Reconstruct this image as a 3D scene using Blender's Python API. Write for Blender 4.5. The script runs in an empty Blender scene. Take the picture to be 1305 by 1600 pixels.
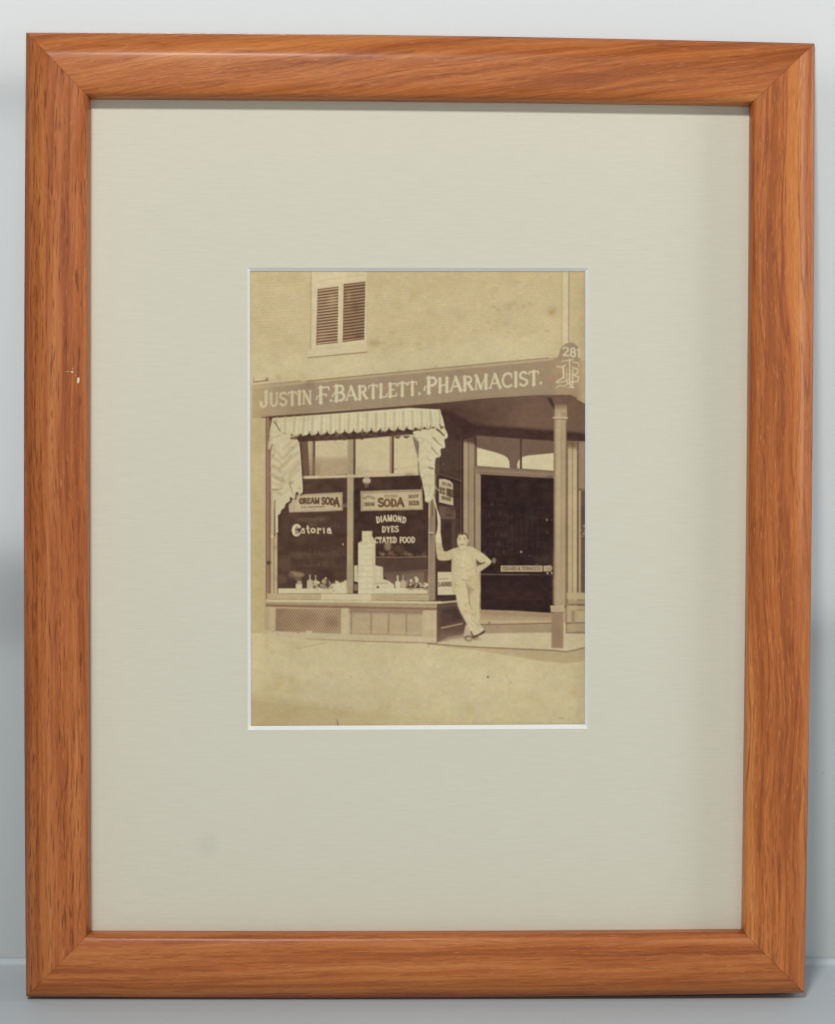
import bpy, bmesh, math, random
import numpy as np
from mathutils import Vector, Matrix

# ================================================================== scene, camera, light, exposure
S = bpy.context.scene
C = S.collection
W = bpy.data.worlds.new("World"); S.world = W; W.use_nodes = True
bg = W.node_tree.nodes["Background"]
bg.inputs[0].default_value = (0.90, 0.95, 1.0, 1); bg.inputs[1].default_value = 0.08
S.view_settings.view_transform = 'Standard'; S.view_settings.look = 'None'
S.view_settings.exposure = 0.0; S.view_settings.gamma = 1.0; S.view_settings.use_curve_mapping = False

LEAN = math.radians(6.5)          # the frame leans back against the wall
D = 0.86                          # camera distance from the front of the frame
K = 0.000256                      # metres per photo unit on the front of the frame
HB = (1557-800)*K                 # centre of the picture above the foot of the frame
# frame space: x right, y up along the frame, z out of its front. Foot of the frame rests on z = 0.
R = Matrix.Rotation(math.radians(90)-LEAN, 4, 'X')
ORG = Matrix.Translation((0, 0, 0.0)) @ R
CEN = (0.0, HB+0.0016, 0.0)       # picture centre, frame space: frame foot at y = 0
DEPTH_FOOT = 0.019                # back of the frame
lift = DEPTH_FOOT*math.sin(LEAN)

cam = bpy.data.cameras.new("camera"); co = bpy.data.objects.new("camera", cam); C.objects.link(co); S.camera = co
cam.sensor_fit = 'VERTICAL'; cam.sensor_height = 24.0
cam.lens = 24.0*D/(1600*K); cam.clip_start = 0.01; cam.clip_end = 50
co.matrix_world = Matrix.Translation((0, 0, lift)) @ R @ Matrix.Translation((CEN[0], CEN[1], D))

def area(name, loc, target, sx, sy, power, col):
    l = bpy.data.lights.new(name, 'AREA'); l.shape = 'RECTANGLE'; l.size = sx; l.size_y = sy; l.energy = power; l.color = col
    o = bpy.data.objects.new(name, l); C.objects.link(o); o.location = loc
    d = Vector(target)-Vector(loc); o.rotation_euler = d.to_track_quat('-Z', 'Y').to_euler()
    return o
area("softbox_key", (-0.20, -0.98, 1.06), (0, 0.0, 0.24), 0.18, 0.11, 10.6, (1.0, 0.99, 0.965))
area("softbox_side", (0.80, -0.20, 0.40), (0.14, 0.05, 0.18), 0.18, 0.45, 2.0, (0.96, 0.98, 1.0))
# soft panels behind the camera; the glossy backdrop mirrors them faintly
area("panel_left", (-0.60, -1.5, 0.22), (-0.60, 0, 0.22), 0.50, 0.50, 1.05, (0.97, 0.985, 1.0))
area("panel_right", (0.70, -1.5, 0.19), (0.70, 0, 0.19), 0.60, 0.60, 1.3, (0.98, 0.99, 1.0))
area("panel_top", (-0.05, -1.5, 0.62), (-0.05, 0, 0.62), 1.7, 0.24, 2.35, (1.0, 0.99, 0.97))

# ================================================================== helpers
def unproj(px, py, z):
    """photo reading -> point of the frame's own space at height z above its front plane"""
    k = K*(D-z)/D
    return Vector(((px-652.5)*k, CEN[1]+(800-py)*k, z))
def tag(o, label=None, cat=None, kind=None, group=None):
    if label: o['label'] = label
    if cat: o['category'] = cat
    if kind: o['kind'] = kind
    if group: o['group'] = group
    return o
def obj(name, verts, faces, mat=None, parent=None, uvs=None, smooth=False):
    me = bpy.data.meshes.new(name); me.from_pydata([tuple(v) for v in verts], [], faces); me.update()
    if mat: me.materials.append(mat)
    if uvs is not None:
        uv = me.uv_layers.new(name="UVMap")
        for lp in me.loops: uv.data[lp.index].uv = uvs[lp.vertex_index]
    if smooth:
        me.polygons.foreach_set('use_smooth', [True]*len(me.polygons))
    o = bpy.data.objects.new(name, me); C.objects.link(o)
    if parent: o.parent = parent
    return o
class NT:
    def __init__(s, name):
        s.m = bpy.data.materials.new(name); s.m.use_nodes = True; s.t = s.m.node_tree; s.b = s.t.nodes["Principled BSDF"]
    def n(s, typ, **kw):
        x = s.t.nodes.new(typ)
        for k, v in kw.items():
            if k.startswith('i_'):
                key = k[2:]; x.inputs[int(key) if key.isdigit() else key.replace('_', ' ')].default_value = v
            else: setattr(x, k, v)
        return x
    def l(s, a, b): s.t.links.new(a, b)
    def math(s, op, a, b=None, clamp=False):
        x = s.n('ShaderNodeMath', operation=op, use_clamp=clamp)
        for i, v in enumerate((a, b)):
            if v is None: continue
            if isinstance(v, (int, float)): x.inputs[i].default_value = v
            else: s.l(v, x.inputs[i])
        return x.outputs[0]
    def ramp(s, src, stops):
        r = s.n('ShaderNodeValToRGB'); e = r.color_ramp.elements
        while len(e) < len(stops): e.new(.5)
        for q, (p, c) in zip(e, stops): q.position = p; q.color = (*c, 1) if len(c) == 3 else c
        s.l(src, r.inputs[0]); return r.outputs[0]
    def mapr(s, src, a, b, c=0., d=1.):
        x = s.n('ShaderNodeMapRange'); s.l(src, x.inputs[0])
        for i, v in enumerate((a, b, c, d)): x.inputs[i+1].default_value = v
        return x.outputs[0]
    def mix(s, f, a, b, blend='MIX'):
        x = s.n('ShaderNodeMix', data_type='RGBA', blend_type=blend)
        if isinstance(f, (int, float)): x.inputs[0].default_value = f
        else: s.l(f, x.inputs[0])
        for i, v in ((6, a), (7, b)):
            if isinstance(v, tuple): x.inputs[i].default_value = (*v, 1)
            else: s.l(v, x.inputs[i])
        return x.outputs[2]
def srgb(r, g, b):
    f = lambda c: c/12.92 if c <= .04045 else ((c+.055)/1.055)**2.4
    return (f(r/255), f(g/255), f(b/255))

# ================================================================== materials
def wood(name, slant, seed, tint=1.0, dash=0.5, bandscale=1.0, red=0.0, ringk=.4, wob=.007):
    """oiled oak; UV: x along the rail, y across it, both in metres"""
    t = NT(name)
    uv = t.n('ShaderNodeUVMap').outputs[0]
    sep = t.n('ShaderNodeSeparateXYZ'); t.l(uv, sep.inputs[0])
    u, v = sep.outputs[0], sep.outputs[1]
    def field(su, sv, det=2., rough=.5, off=0., uu=u, vv=v, dist=0.):
        cmb = t.n('ShaderNodeCombineXYZ')
        t.l(t.math('MULTIPLY', uu, su), cmb.inputs[0]); t.l(t.math('MULTIPLY', vv, sv), cmb.inputs[1]); cmb.inputs[2].default_value = seed*7.31+off
        nz = t.n('ShaderNodeTexNoise', i_Scale=1.0, i_Detail=det, i_Roughness=rough, i_Distortion=dist); t.l(cmb.outputs[0], nz.inputs['Vector'])
        return nz.outputs['Fac']
    # wavering grain direction
    w1 = t.math('MULTIPLY', t.math('SUBTRACT', field(9, 14, 2, .5, 1.), .5), wob)
    vv = t.math('ADD', t.math('ADD', v, t.math('MULTIPLY', u, slant)), w1)
    broad = field(5*bandscale, 230*bandscale, 3, .55, 2., vv=vv)
    med = field(30, 760, 3, .65, 3., vv=vv)
    fine = field(190, 3000, 3, .7, 4., vv=vv)
    cb = t.math('ADD', t.math('MULTIPLY', broad, .56), t.math('MULTIPLY', med, .28)); cb = t.math('ADD', cb, t.math('MULTIPLY', fine, .14))
    g = .78 if red else 1.
    base = t.ramp(cb, [(.38, srgb(156*tint, 86*tint*(1-.04*red), 44*tint)), (.475, srgb(184*tint, 107*tint*(1-.04*red), 56*tint)), (.565, srgb(200*tint, 126*tint*(1-.04*red), 68*tint)), (.66, srgb(210*tint, 137*tint, 82*tint))])
    # long dark pores gathered in the growth rings
    ring = t.mapr(field(4, 330, 2, .5, 6., vv=vv), .50, .58)
    p = t.mapr(field(150, 1900, 1, .4, 5., vv=vv), .56, .66)
    p2 = t.mapr(field(85, 1300, 1, .4, 8., vv=vv), .64, .72)
    pores = t.math('MULTIPLY', t.math('MAXIMUM', t.math('MULTIPLY', p, ring), p2), dash, True)
    col = t.mix(pores, base, srgb(118*tint, 62*tint, 34*tint))
    # ring lines
    rl = t.mapr(t.math('ABSOLUTE', t.math('SUBTRACT', field(7, 150, 2, .5, 9., vv=vv), .5)), .0, .018, 1., 0.)
    col = t.mix(t.math('MULTIPLY', rl, ringk), col, srgb(140*tint, 72*tint, 42*tint))
    fleck = t.mapr(field(210, 2300, 1, .5, 11., vv=vv), .66, .74)
    col = t.mix(t.math('MULTIPLY', fleck, .35), col, srgb(222*tint, 158*tint, 100*tint))
    hair = t.mapr(field(260, 3600, 1, .4, 15., vv=vv), .56, .68)
    col = t.mix(t.math('MULTIPLY', hair, .2), col, srgb(122*tint, 68*tint, 40*tint))
    t.l(col, t.b.inputs['Base Color'])
    t.l(t.mapr(field(30, 300, 2, .5, 13.), .3, .7, .30, .42), t.b.inputs['Roughness'])
    t.b.inputs['Specular IOR Level'].default_value = .12
    t.b.inputs['Coat Weight'].default_value = .16; t.b.inputs['Coat Roughness'].default_value = .24
    bp = t.n('ShaderNodeBump', i_Strength=.7, i_Distance=.0002)
    t.l(t.math('SUBTRACT', t.math('MULTIPLY', fine, .6), pores), bp.inputs['Height']); t.l(bp.outputs[0], t.b.inputs['Normal'])
    return t.m

def mat_paper():
    t = NT('laid_cream_matboard')
    tc = t.n('ShaderNodeTexCoord').outputs['Object']
    sep = t.n('ShaderNodeSeparateXYZ'); t.l(tc, sep.inputs[0]); x, y = sep.outputs[0], sep.outputs[1]
    def f(sx, sy, det=2., off=0.):
        c = t.n('ShaderNodeCombineXYZ'); t.l(t.math('MULTIPLY', x, sx), c.inputs[0]); t.l(t.math('MULTIPLY', y, sy), c.inputs[1]); c.inputs[2].default_value = off
        nz = t.n('ShaderNodeTexNoise', i_Scale=1., i_Detail=det, i_Roughness=.6); t.l(c.outputs[0], nz.inputs['Vector']); return nz.outputs['Fac']
    laid = f(90, 1150, 2, 1); laid2 = f(260, 1900, 2, 2); fib = f(900, 900, 2, 3); cl = f(14, 18, 2, 4)
    h = t.math('ADD', t.math('MULTIPLY', laid, .55), t.math('MULTIPLY', laid2, .3)); h = t.math('ADD', h, t.math('MULTIPLY', fib, .15))
    c = t.ramp(h, [(.30, (.637, .612, .492)), (.5, (.670, .645, .522)), (.72, (.697, .672, .548))])
    c = t.mix(t.mapr(cl, .35, .65, 0, .25), c, (.68, .65, .535))
    # a faint round grey spot, low on the left
    dx = t.math('SUBTRACT', x, -0.0850); dy = t.math('SUBTRACT', y, CEN[1]-0.1352)
    d = t.math('SQRT', t.math('ADD', t.math('MULTIPLY', dx, dx), t.math('MULTIPLY', dy, dy)))
    sm = t.mapr(d, .0022, .0062, .16, 0.)
    c = t.mix(sm, c, (.42, .43, .38))
    t.l(c, t.b.inputs['Base Color']); t.b.inputs['Roughness'].default_value = .8; t.b.inputs['Specular IOR Level'].default_value = .3
    bp = t.n('ShaderNodeBump', i_Strength=.35, i_Distance=.0002); t.l(h, bp.inputs['Height']); t.l(bp.outputs[0], t.b.inputs['Normal'])
    return t.m
def plain(name, col, rough=.7, var=.04, scale=400., spec=.3):
    t = NT(name); nz = t.n('ShaderNodeTexNoise', i_Scale=scale, i_Detail=3.); t.l(t.n('ShaderNodeTexCoord').outputs['Object'], nz.inputs['Vector'])
    t.l(t.ramp(nz.outputs['Fac'], [(.3, tuple(c*(1-var) for c in col)), (.7, tuple(min(1, c*(1+var)) for c in col))]), t.b.inputs['Base Color'])
    t.b.inputs['Roughness'].default_value = rough; t.b.inputs['Specular IOR Level'].default_value = spec
    return t.m
def sheet_mat(name, col, rough, coat=0.):
    t = NT(name); tc = t.n('ShaderNodeTexCoord').outputs['Object']
    a = t.n('ShaderNodeTexNoise', i_Scale=3.5, i_Detail=4.); t.l(tc, a.inputs['Vector'])
    b = t.n('ShaderNodeTexNoise', i_Scale=700., i_Detail=2.); t.l(tc, b.inputs['Vector'])
    mx = t.math('ADD', t.math('MULTIPLY', a.outputs['Fac'], .7), t.math('MULTIPLY', b.outputs['Fac'], .3))
    c = t.ramp(mx, [(.3, tuple(q*.965 for q in col)), (.7, tuple(q*1.02 for q in col))])
    # a few specks of dust
    vo = t.n('ShaderNodeTexVoronoi', i_Scale=38.); t.l(tc, vo.inputs['Vector'])
    c = t.mix(t.mapr(vo.outputs['Distance'], .015, .035, .35, 0.), c, (.30, .29, .27))
    t.l(c, t.b.inputs['Base Color']); t.l(t.mapr(a.outputs['Fac'], .3, .7, rough-.04, rough+.05), t.b.inputs['Roughness'])
    t.b.inputs['Specular IOR Level'].default_value = .5; t.b.inputs['Coat Weight'].default_value = coat; t.b.inputs['Coat Roughness'].default_value = .10; t.b.inputs['Coat IOR'].default_value = 2.5
    bp = t.n('ShaderNodeBump', i_Strength=.04, i_Distance=.0003); t.l(b.outputs['Fac'], bp.inputs['Height']); t.l(bp.outputs[0], t.b.inputs['Normal'])
    return t.m

# ================================================================== setting: table and backdrop, with the soft fold between them
WALL_Y = 0.052
m_wall = sheet_mat('pale_grey_backdrop', (.47, .495, .50), .50, 1.0)
m_table = sheet_mat('pale_grey_table_sheet', (.50, .555, .585), .62)
def grid_strip(prof, x0, x1, n=24):
    vs, fs = [], []
    for (y, z) in prof:
        for i in range(n+1):
            vs.append((x0+(x1-x0)*i/n, y, z))
    for j in range(len(prof)-1):
        for i in range(n):
            a = j*(n+1)+i; fs.append((a, a+1, a+n+2, a+n+1))
    return vs, fs
cr_ = .0025
prof = [(-.72, 0), (-.6, 0), (-.2, 0), (0, 0), (WALL_Y-cr_-.0005, 0)]+[(WALL_Y-cr_+cr_*math.sin(math.radians(q)), cr_-cr_*math.cos(math.radians(q))) for q in range(0, 91, 9)]
v, f = grid_strip(prof, -1.3, 1.3); o = obj('table_surface', v, f, m_table, smooth=True); tag(o, kind='structure')
prof = [(WALL_Y+.0003, .0015), (WALL_Y+.0003, .1), (WALL_Y+.0003, .3), (WALL_Y+.0003, .8), (WALL_Y+.0003, 1.5)]
v, f = grid_strip(prof, -1.3, 1.3); o = obj('backdrop_wall', v, f, m_wall, smooth=True); tag(o, kind='structure')

# ================================================================== the framed photograph
root = bpy.data.objects.new('framed_photograph', None); C.objects.link(root)
root.matrix_world = Matrix.Translation((0, 0, lift)) @ R
tag(root, 'oak framed old sepia shopfront photograph in a cream mat, leaning upright against a pale wall', 'picture frame')

ZO = -0.0065                                     # height of the rounded outer shoulder's edge
OUT = [(41, 51), (1273, 68), (1257, 1551), (41, 1557)]      # TL TR BR BL
INN = [(137, 149.5), (1175.5, 160.5), (1163, 1457.5), (138, 1460)]
BOW = {'top': -4.2, 'right': 3.6, 'bottom': 4.4, 'left': -3.6}
ZI = -0.0018
# across the moulding: (share of the width from the outer edge, height)
PROF = [(-.004, -.019), (-.004, ZO-.003), (0.0, ZO), (.025, -.0056), (.06, -.0045), (.11, -.0033), (.17, -.0022), (.23, -.0013), (.29, -.0006), (.34, -.0002), (.39, 0), (.5, 0), (.65, -.0001), (.8, -.0002), (.88, -.0005), (.93, -.0009), (.965, -.0015), (.985, -.0022), (1.0, -.0032), (1.0, -.0112)]
SIDES = [('top', 0, 1, (0, 1)), ('right', 1, 2, (1, 0)), ('bottom', 2, 3, (0, 1)), ('left', 3, 0, (1, 0))]
WOODS = {'top': wood('oak_slanting_figure', .15, 3.1, 1.0, .30, .5, 0, .5, .012), 'right': wood('oak_long_rings', .012, 5.7, 1.03, .42, .6, 0, .85, .011),
         'bottom': wood('oak_soft_figure', .02, 9.4, .965, .30, 1.1, .5), 'left': wood('oak_dashed_pores', .004, 12.9, .95, .72, 1.25, .8)}
LAB = {'top': 'top rail with slanting cathedral grain', 'right': 'right rail with two long dark grain rings', 'bottom': 'bottom rail with soft wavy grain', 'left': 'darker left rail with fine pore dashes and a small chip'}
for k, (side, a, b, ax) in enumerate(SIDES):
    N = 40
    vs, uvs, fs = [], [], []
    oa, ob = [unproj(*OUT[q], ZO) for q in (a, b)]; ia, ib = [unproj(*INN[q], ZI) for q in (a, b)]
    along = (ob-oa).normalized()
    ln = (ob-oa).length
    gapv = .00006
    arclen = [0]
    for j in range(1, len(PROF)):
        dw = (PROF[j][0]-PROF[j-1][0])*.0246; dz = PROF[j][1]-PROF[j-1][1]
        arclen.append(arclen[-1]+math.hypot(dw, dz))
    for i in range(N+1):
        s = i/N
        bow = BOW[side]*K*4*s*(1-s)
        for j, (t, z) in enumerate(PROF):
            pa = oa.lerp(ia, t); pb = ob.lerp(ib, t)
            p = pa.lerp(pb, s)
            # a hair's breadth of mitre gap
            if i == 0: p = p+along*gapv
            if i == N: p = p-along*gapv
            bb = bow*(1-.62*max(0, min(1, t)))
            if side in ('top', 'bottom'): p.y -= bb
            else: p.x += bb
            p.z = z
            vs.append(p); uvs.append(((p-oa).dot(along), arclen[j]))
    M = len(PROF)
    for i in range(N):
        for j in range(M-1):
            q = i*M+j; fs.append((q, q+M, q+M+1, q+1))
    fs.append(tuple(range(M))); fs.append(tuple(N*M+j for j in reversed(range(M))))
    # close the back
    for i in range(N): fs.append((i*M, i*M+M-1, (i+1)*M+M-1, (i+1)*M))
    o = obj('rail', vs, fs, WOODS[side], root, uvs, True); tag(o, LAB[side])
    me = o.data
    bm = bmesh.new(); bm.from_mesh(me); bmesh.ops.recalc_face_normals(bm, faces=bm.faces); bm.to_mesh(me); bm.free()
    me.set_sharp_from_angle(angle=math.radians(50))
    if side == 'left': left_rail = o
# the chip and scratch on the left rail: bare wood showing
def fleck(name, cells, mat, parent, z):
    vs, fs = [], []
    for pts in cells:
        b0 = len(vs); c = unproj(sum(p[0] for p in pts)/len(pts), sum(p[1] for p in pts)/len(pts), z+.00018)
        for p in pts: vs.append(unproj(p[0], p[1], z))
        vs.append(c)
        for i in range(len(pts)): fs.append((b0+i, b0+(i+1) % len(pts), b0+len(pts)))
    return obj(name, vs, fs, mat, parent)
m_chip = plain('bare_pale_wood', (.74, .60, .42), .8, .12, 3000.)
zc = -.00012
fleck('chip', [[(121, 590), (123.6, 589.6), (124.8, 593), (124, 598), (121.4, 599.6), (120.2, 596)], [(110, 581), (113, 579.6), (115.4, 581.4), (113.4, 582.8)], [(100, 580.6), (108, 580.4), (108, 581.3)], [(115, 583.6), (120.6, 587.4), (119.8, 588)],
               [(113.4, 575), (114.2, 575), (114, 580)]], m_chip, left_rail, zc)

# mat board with its cut white bevel
ZM = -.0100; ZP = ZM-.00142
m_mat = mat_paper(); m_core = plain('white_bevel_core', (.83, .86, .85), .75, .03, 1500.)
BO = [(386.6, 418.2), (919.8, 419.2), (919.0, 1138.6), (387.2, 1140.8)]; BI = [(390.8, 423.6), (914.8, 424.2), (914.0, 1131.8), (392.2, 1134.4)]
def ring_grid(outer, inner, n, z):
    vs, fs = [], []
    for c in range(4):
        a, b = outer[c], outer[(c+1) % 4]; e, g = inner[c], inner[(c+1) % 4]
        base = len(vs)
        for i in range(n+1):
            s = i/n
            p = a.lerp(b, s); q = e.lerp(g, s)
            vs += [p, q]
        for i in range(n): k_ = base+2*i; fs.append((k_, k_+2, k_+3, k_+1))
    return vs, fs
mo = [unproj(x, y, ZM) for x, y in ((116, 126), (1196, 138), (1184, 1478), (118, 1480))]; mi = [unproj(x, y, ZM) for x, y in BO]
v, f = ring_grid(mo, mi, 4, ZM)
nb = len(v)
v += [p+Vector((0, 0, -.0014)) for p in mo]; f.append((nb, nb+1, nb+2, nb+3)) if False else None
matb = obj('mat_board', v, f, m_mat, root)
pin = [unproj(x, y, ZP) for x, y in BI]
bo = [p+Vector((0, 0, 0)) for p in mi]
v, f = ring_grid(bo, pin, 4, ZM)
obj('bevel', v, f, m_core, matb)
# backing board
bz = -.0145
pts = [unproj(x, y, ZM) for x, y in ((108, 118), (1202, 130), (1190, 1486), (110, 1488))]
v = [Vector((p.x, p.y, bz+.0006)) for p in pts]+[Vector((p.x, p.y, bz-.0025)) for p in pts]
f = [(0, 3, 2, 1), (4, 5, 6, 7), (0, 1, 5, 4), (1, 2, 6, 5), (2, 3, 7, 6), (3, 0, 4, 7)]
obj('backing_board', v, f, plain('brown_backing_card', (.30, .22, .14), .9), root)

# ------------------------------------------------------------------ the old photograph, drawn tone by tone
# The print is flat: its picture is worked out here (in photo units) and laid into a fine mesh as colours.
PX0, PY0, PX1, PY1 = 384.0, 416.0, 922.0, 1143.0
CS = 3                                            # drawing cells per unit
CW, CH = int((PX1-PX0)*CS), int((PY1-PY0)*CS)
rng = np.random.default_rng(7)
img = np.empty((CH, CW, 3), np.float32)

def blur1(a, s, axis):
    r = max(1, int(math.ceil(s*2.6)))
    k = np.exp(-0.5*(np.arange(-r, r+1)/s)**2); k /= k.sum()
    pad = [(0, 0)]*a.ndim; pad[axis] = (r, r)
    p = np.pad(a, pad, mode='edge'); out = np.zeros_like(a)
    n = a.shape[axis]
    for i, w in enumerate(k):
        sl = [slice(None)]*a.ndim; sl[axis] = slice(i, i+n)
        out += w*p[tuple(sl)]
    return out
def blur(a, s): return blur1(blur1(a, s, 0), s, 1)

def noise(cell_x, cell_y, seed, shape=None, x=None):
    """smooth value noise over the canvas, cells in photo units, roughly -1..1"""
    g = np.random.default_rng(seed)
    h, w = CH, CW
    ny, nx = int(h/(cell_y*CS))+3, int(w/(cell_x*CS))+3
    t = g.uniform(-1, 1, (ny, nx)).astype(np.float32)
    yy = np.arange(h)/(cell_y*CS); xx = np.arange(w)/(cell_x*CS)
    yi, xi = yy.astype(int), xx.astype(int)
    fy, fx = yy-yi, xx-xi
    fy = (fy*fy*(3-2*fy))[:, None].astype(np.float32); fx = (fx*fx*(3-2*fx))[None, :].astype(np.float32)
    a = t[yi][:, xi]*(1-fx)+t[yi][:, xi+1]*fx
    b = t[yi+1][:, xi]*(1-fx)+t[yi+1][:, xi+1]*fx
    return a*(1-fy)+b*fy

def mask_poly(pts, soft=0.0):
    p = np.array(pts, np.float64)
    p = (p-[PX0, PY0])*CS
    m = int(soft*CS*3)+2
    x0 = max(0, int(p[:, 0].min())-m); x1 = min(CW, int(p[:, 0].max())+m+1)
    y0 = max(0, int(p[:, 1].min())-m); y1 = min(CH, int(p[:, 1].max())+m+1)
    if x1 <= x0 or y1 <= y0: return None
    X = (np.arange(x0, x1)+.5)[None, :]; Y = (np.arange(y0, y1)+.5)[:, None]
    ins = np.zeros((y1-y0, x1-x0), bool)
    n = len(p)
    for i in range(n):
        ax, ay = p[i]; bx, by = p[(i+1) % n]
        if ay == by: continue
        c = ((Y >= min(ay, by)) & (Y < max(ay, by)))
        xc = ax+(Y-ay)*(bx-ax)/(by-ay)
        ins ^= (c & (X < xc))
    f = ins.astype(np.float32)
    if soft > 0: f = blur(f, soft*CS)
    return (slice(y0, y1), slice(x0, x1)), f

def lay(mk, col, a=1.0):
    if mk is None: return
    sl, f = mk
    f = (f*a)[..., None]
    img[sl] = img[sl]*(1-f)+np.asarray(col, np.float32)*f

def poly(pts, col, a=1.0, soft=0.0): lay(mask_poly(pts, soft), col, a)
def rnd(pts, n=2):
    for _ in range(n):
        q = []
        for i in range(len(pts)):
            a, b = pts[i], pts[(i+1) % len(pts)]
            q += [(a[0]*.75+b[0]*.25, a[1]*.75+b[1]*.25), (a[0]*.25+b[0]*.75, a[1]*.25+b[1]*.75)]
        pts = q
    return pts
def rect(x0, y0, x1, y1, col, a=1.0, soft=0.0): poly([(x0, y0), (x1, y0), (x1, y1), (x0, y1)], col, a, soft)
def grad(pts, c0, c1, p0, p1, a=1.0, soft=0.0):
    mk = mask_poly(pts, soft)
    if mk is None: return
    (sy, sx), f = mk
    X = (np.arange(sx.start, sx.stop)/CS+PX0)[None, :]; Y = (np.arange(sy.start, sy.stop)/CS+PY0)[:, None]
    d = np.array(p1, float)-p0
    t = np.clip(((X-p0[0])*d[0]+(Y-p0[1])*d[1])/(d@d), 0, 1)[..., None].astype(np.float32)
    lay(((sy, sx), f), np.asarray(c0, np.float32)*(1-t)+np.asarray(c1, np.float32)*t, a)
def ell(cx, cy, rx, ry, col, a=1.0, soft=0.0, n=28, rot=0.0):
    c, s = math.cos(rot), math.sin(rot)
    poly([(cx+rx*math.cos(t)*c-ry*math.sin(t)*s, cy+rx*math.cos(t)*s+ry*math.sin(t)*c)
          for t in [2*math.pi*i/n for i in range(n)]], col, a, soft)
def stroke_mask(paths, soft=0.0):
    """paths: list of (points, width or (w0, w1)); the union as one mask"""
    allp = [q for pts, w in paths for q in pts]
    wm = max([max(w) if isinstance(w, tuple) else w for _, w in paths])
    xs = [q[0] for q in allp]; ys = [q[1] for q in allp]
    mg = wm+soft*3+1
    x0 = max(0, int((min(xs)-mg-PX0)*CS)); x1 = min(CW, int((max(xs)+mg-PX0)*CS)+1)
    y0 = max(0, int((min(ys)-mg-PY0)*CS)); y1 = min(CH, int((max(ys)+mg-PY0)*CS)+1)
    if x1 <= x0 or y1 <= y0: return None
    X = ((np.arange(x0, x1)+.5)/CS+PX0)[None, :]; Y = ((np.arange(y0, y1)+.5)/CS+PY0)[:, None]
    best = np.full((y1-y0, x1-x0), -9.0)
    for pts, w in paths:
        w0, w1 = w if isinstance(w, tuple) else (w, w)
        n = len(pts)-1
        for i in range(n):
            (ax, ay), (bx, by) = pts[i], pts[i+1]
            dx, dy = bx-ax, by-ay; L = dx*dx+dy*dy+1e-9
            t = np.clip(((X-ax)*dx+(Y-ay)*dy)/L, 0, 1)
            d = np.hypot(X-ax-t*dx, Y-ay-t*dy)
            ww = (w0+(w1-w0)*(i+t)/n)/2
            best = np.maximum(best, ww-d)
    f = np.clip(best*CS+.5, 0, 1).astype(np.float32)
    if soft > 0: f = blur(f, soft*CS)
    return (slice(y0, y1), slice(x0, x1)), f
def line(pts, w, col, a=1.0, soft=0.0): lay(stroke_mask([(pts, w)], soft), col, a)

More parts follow.
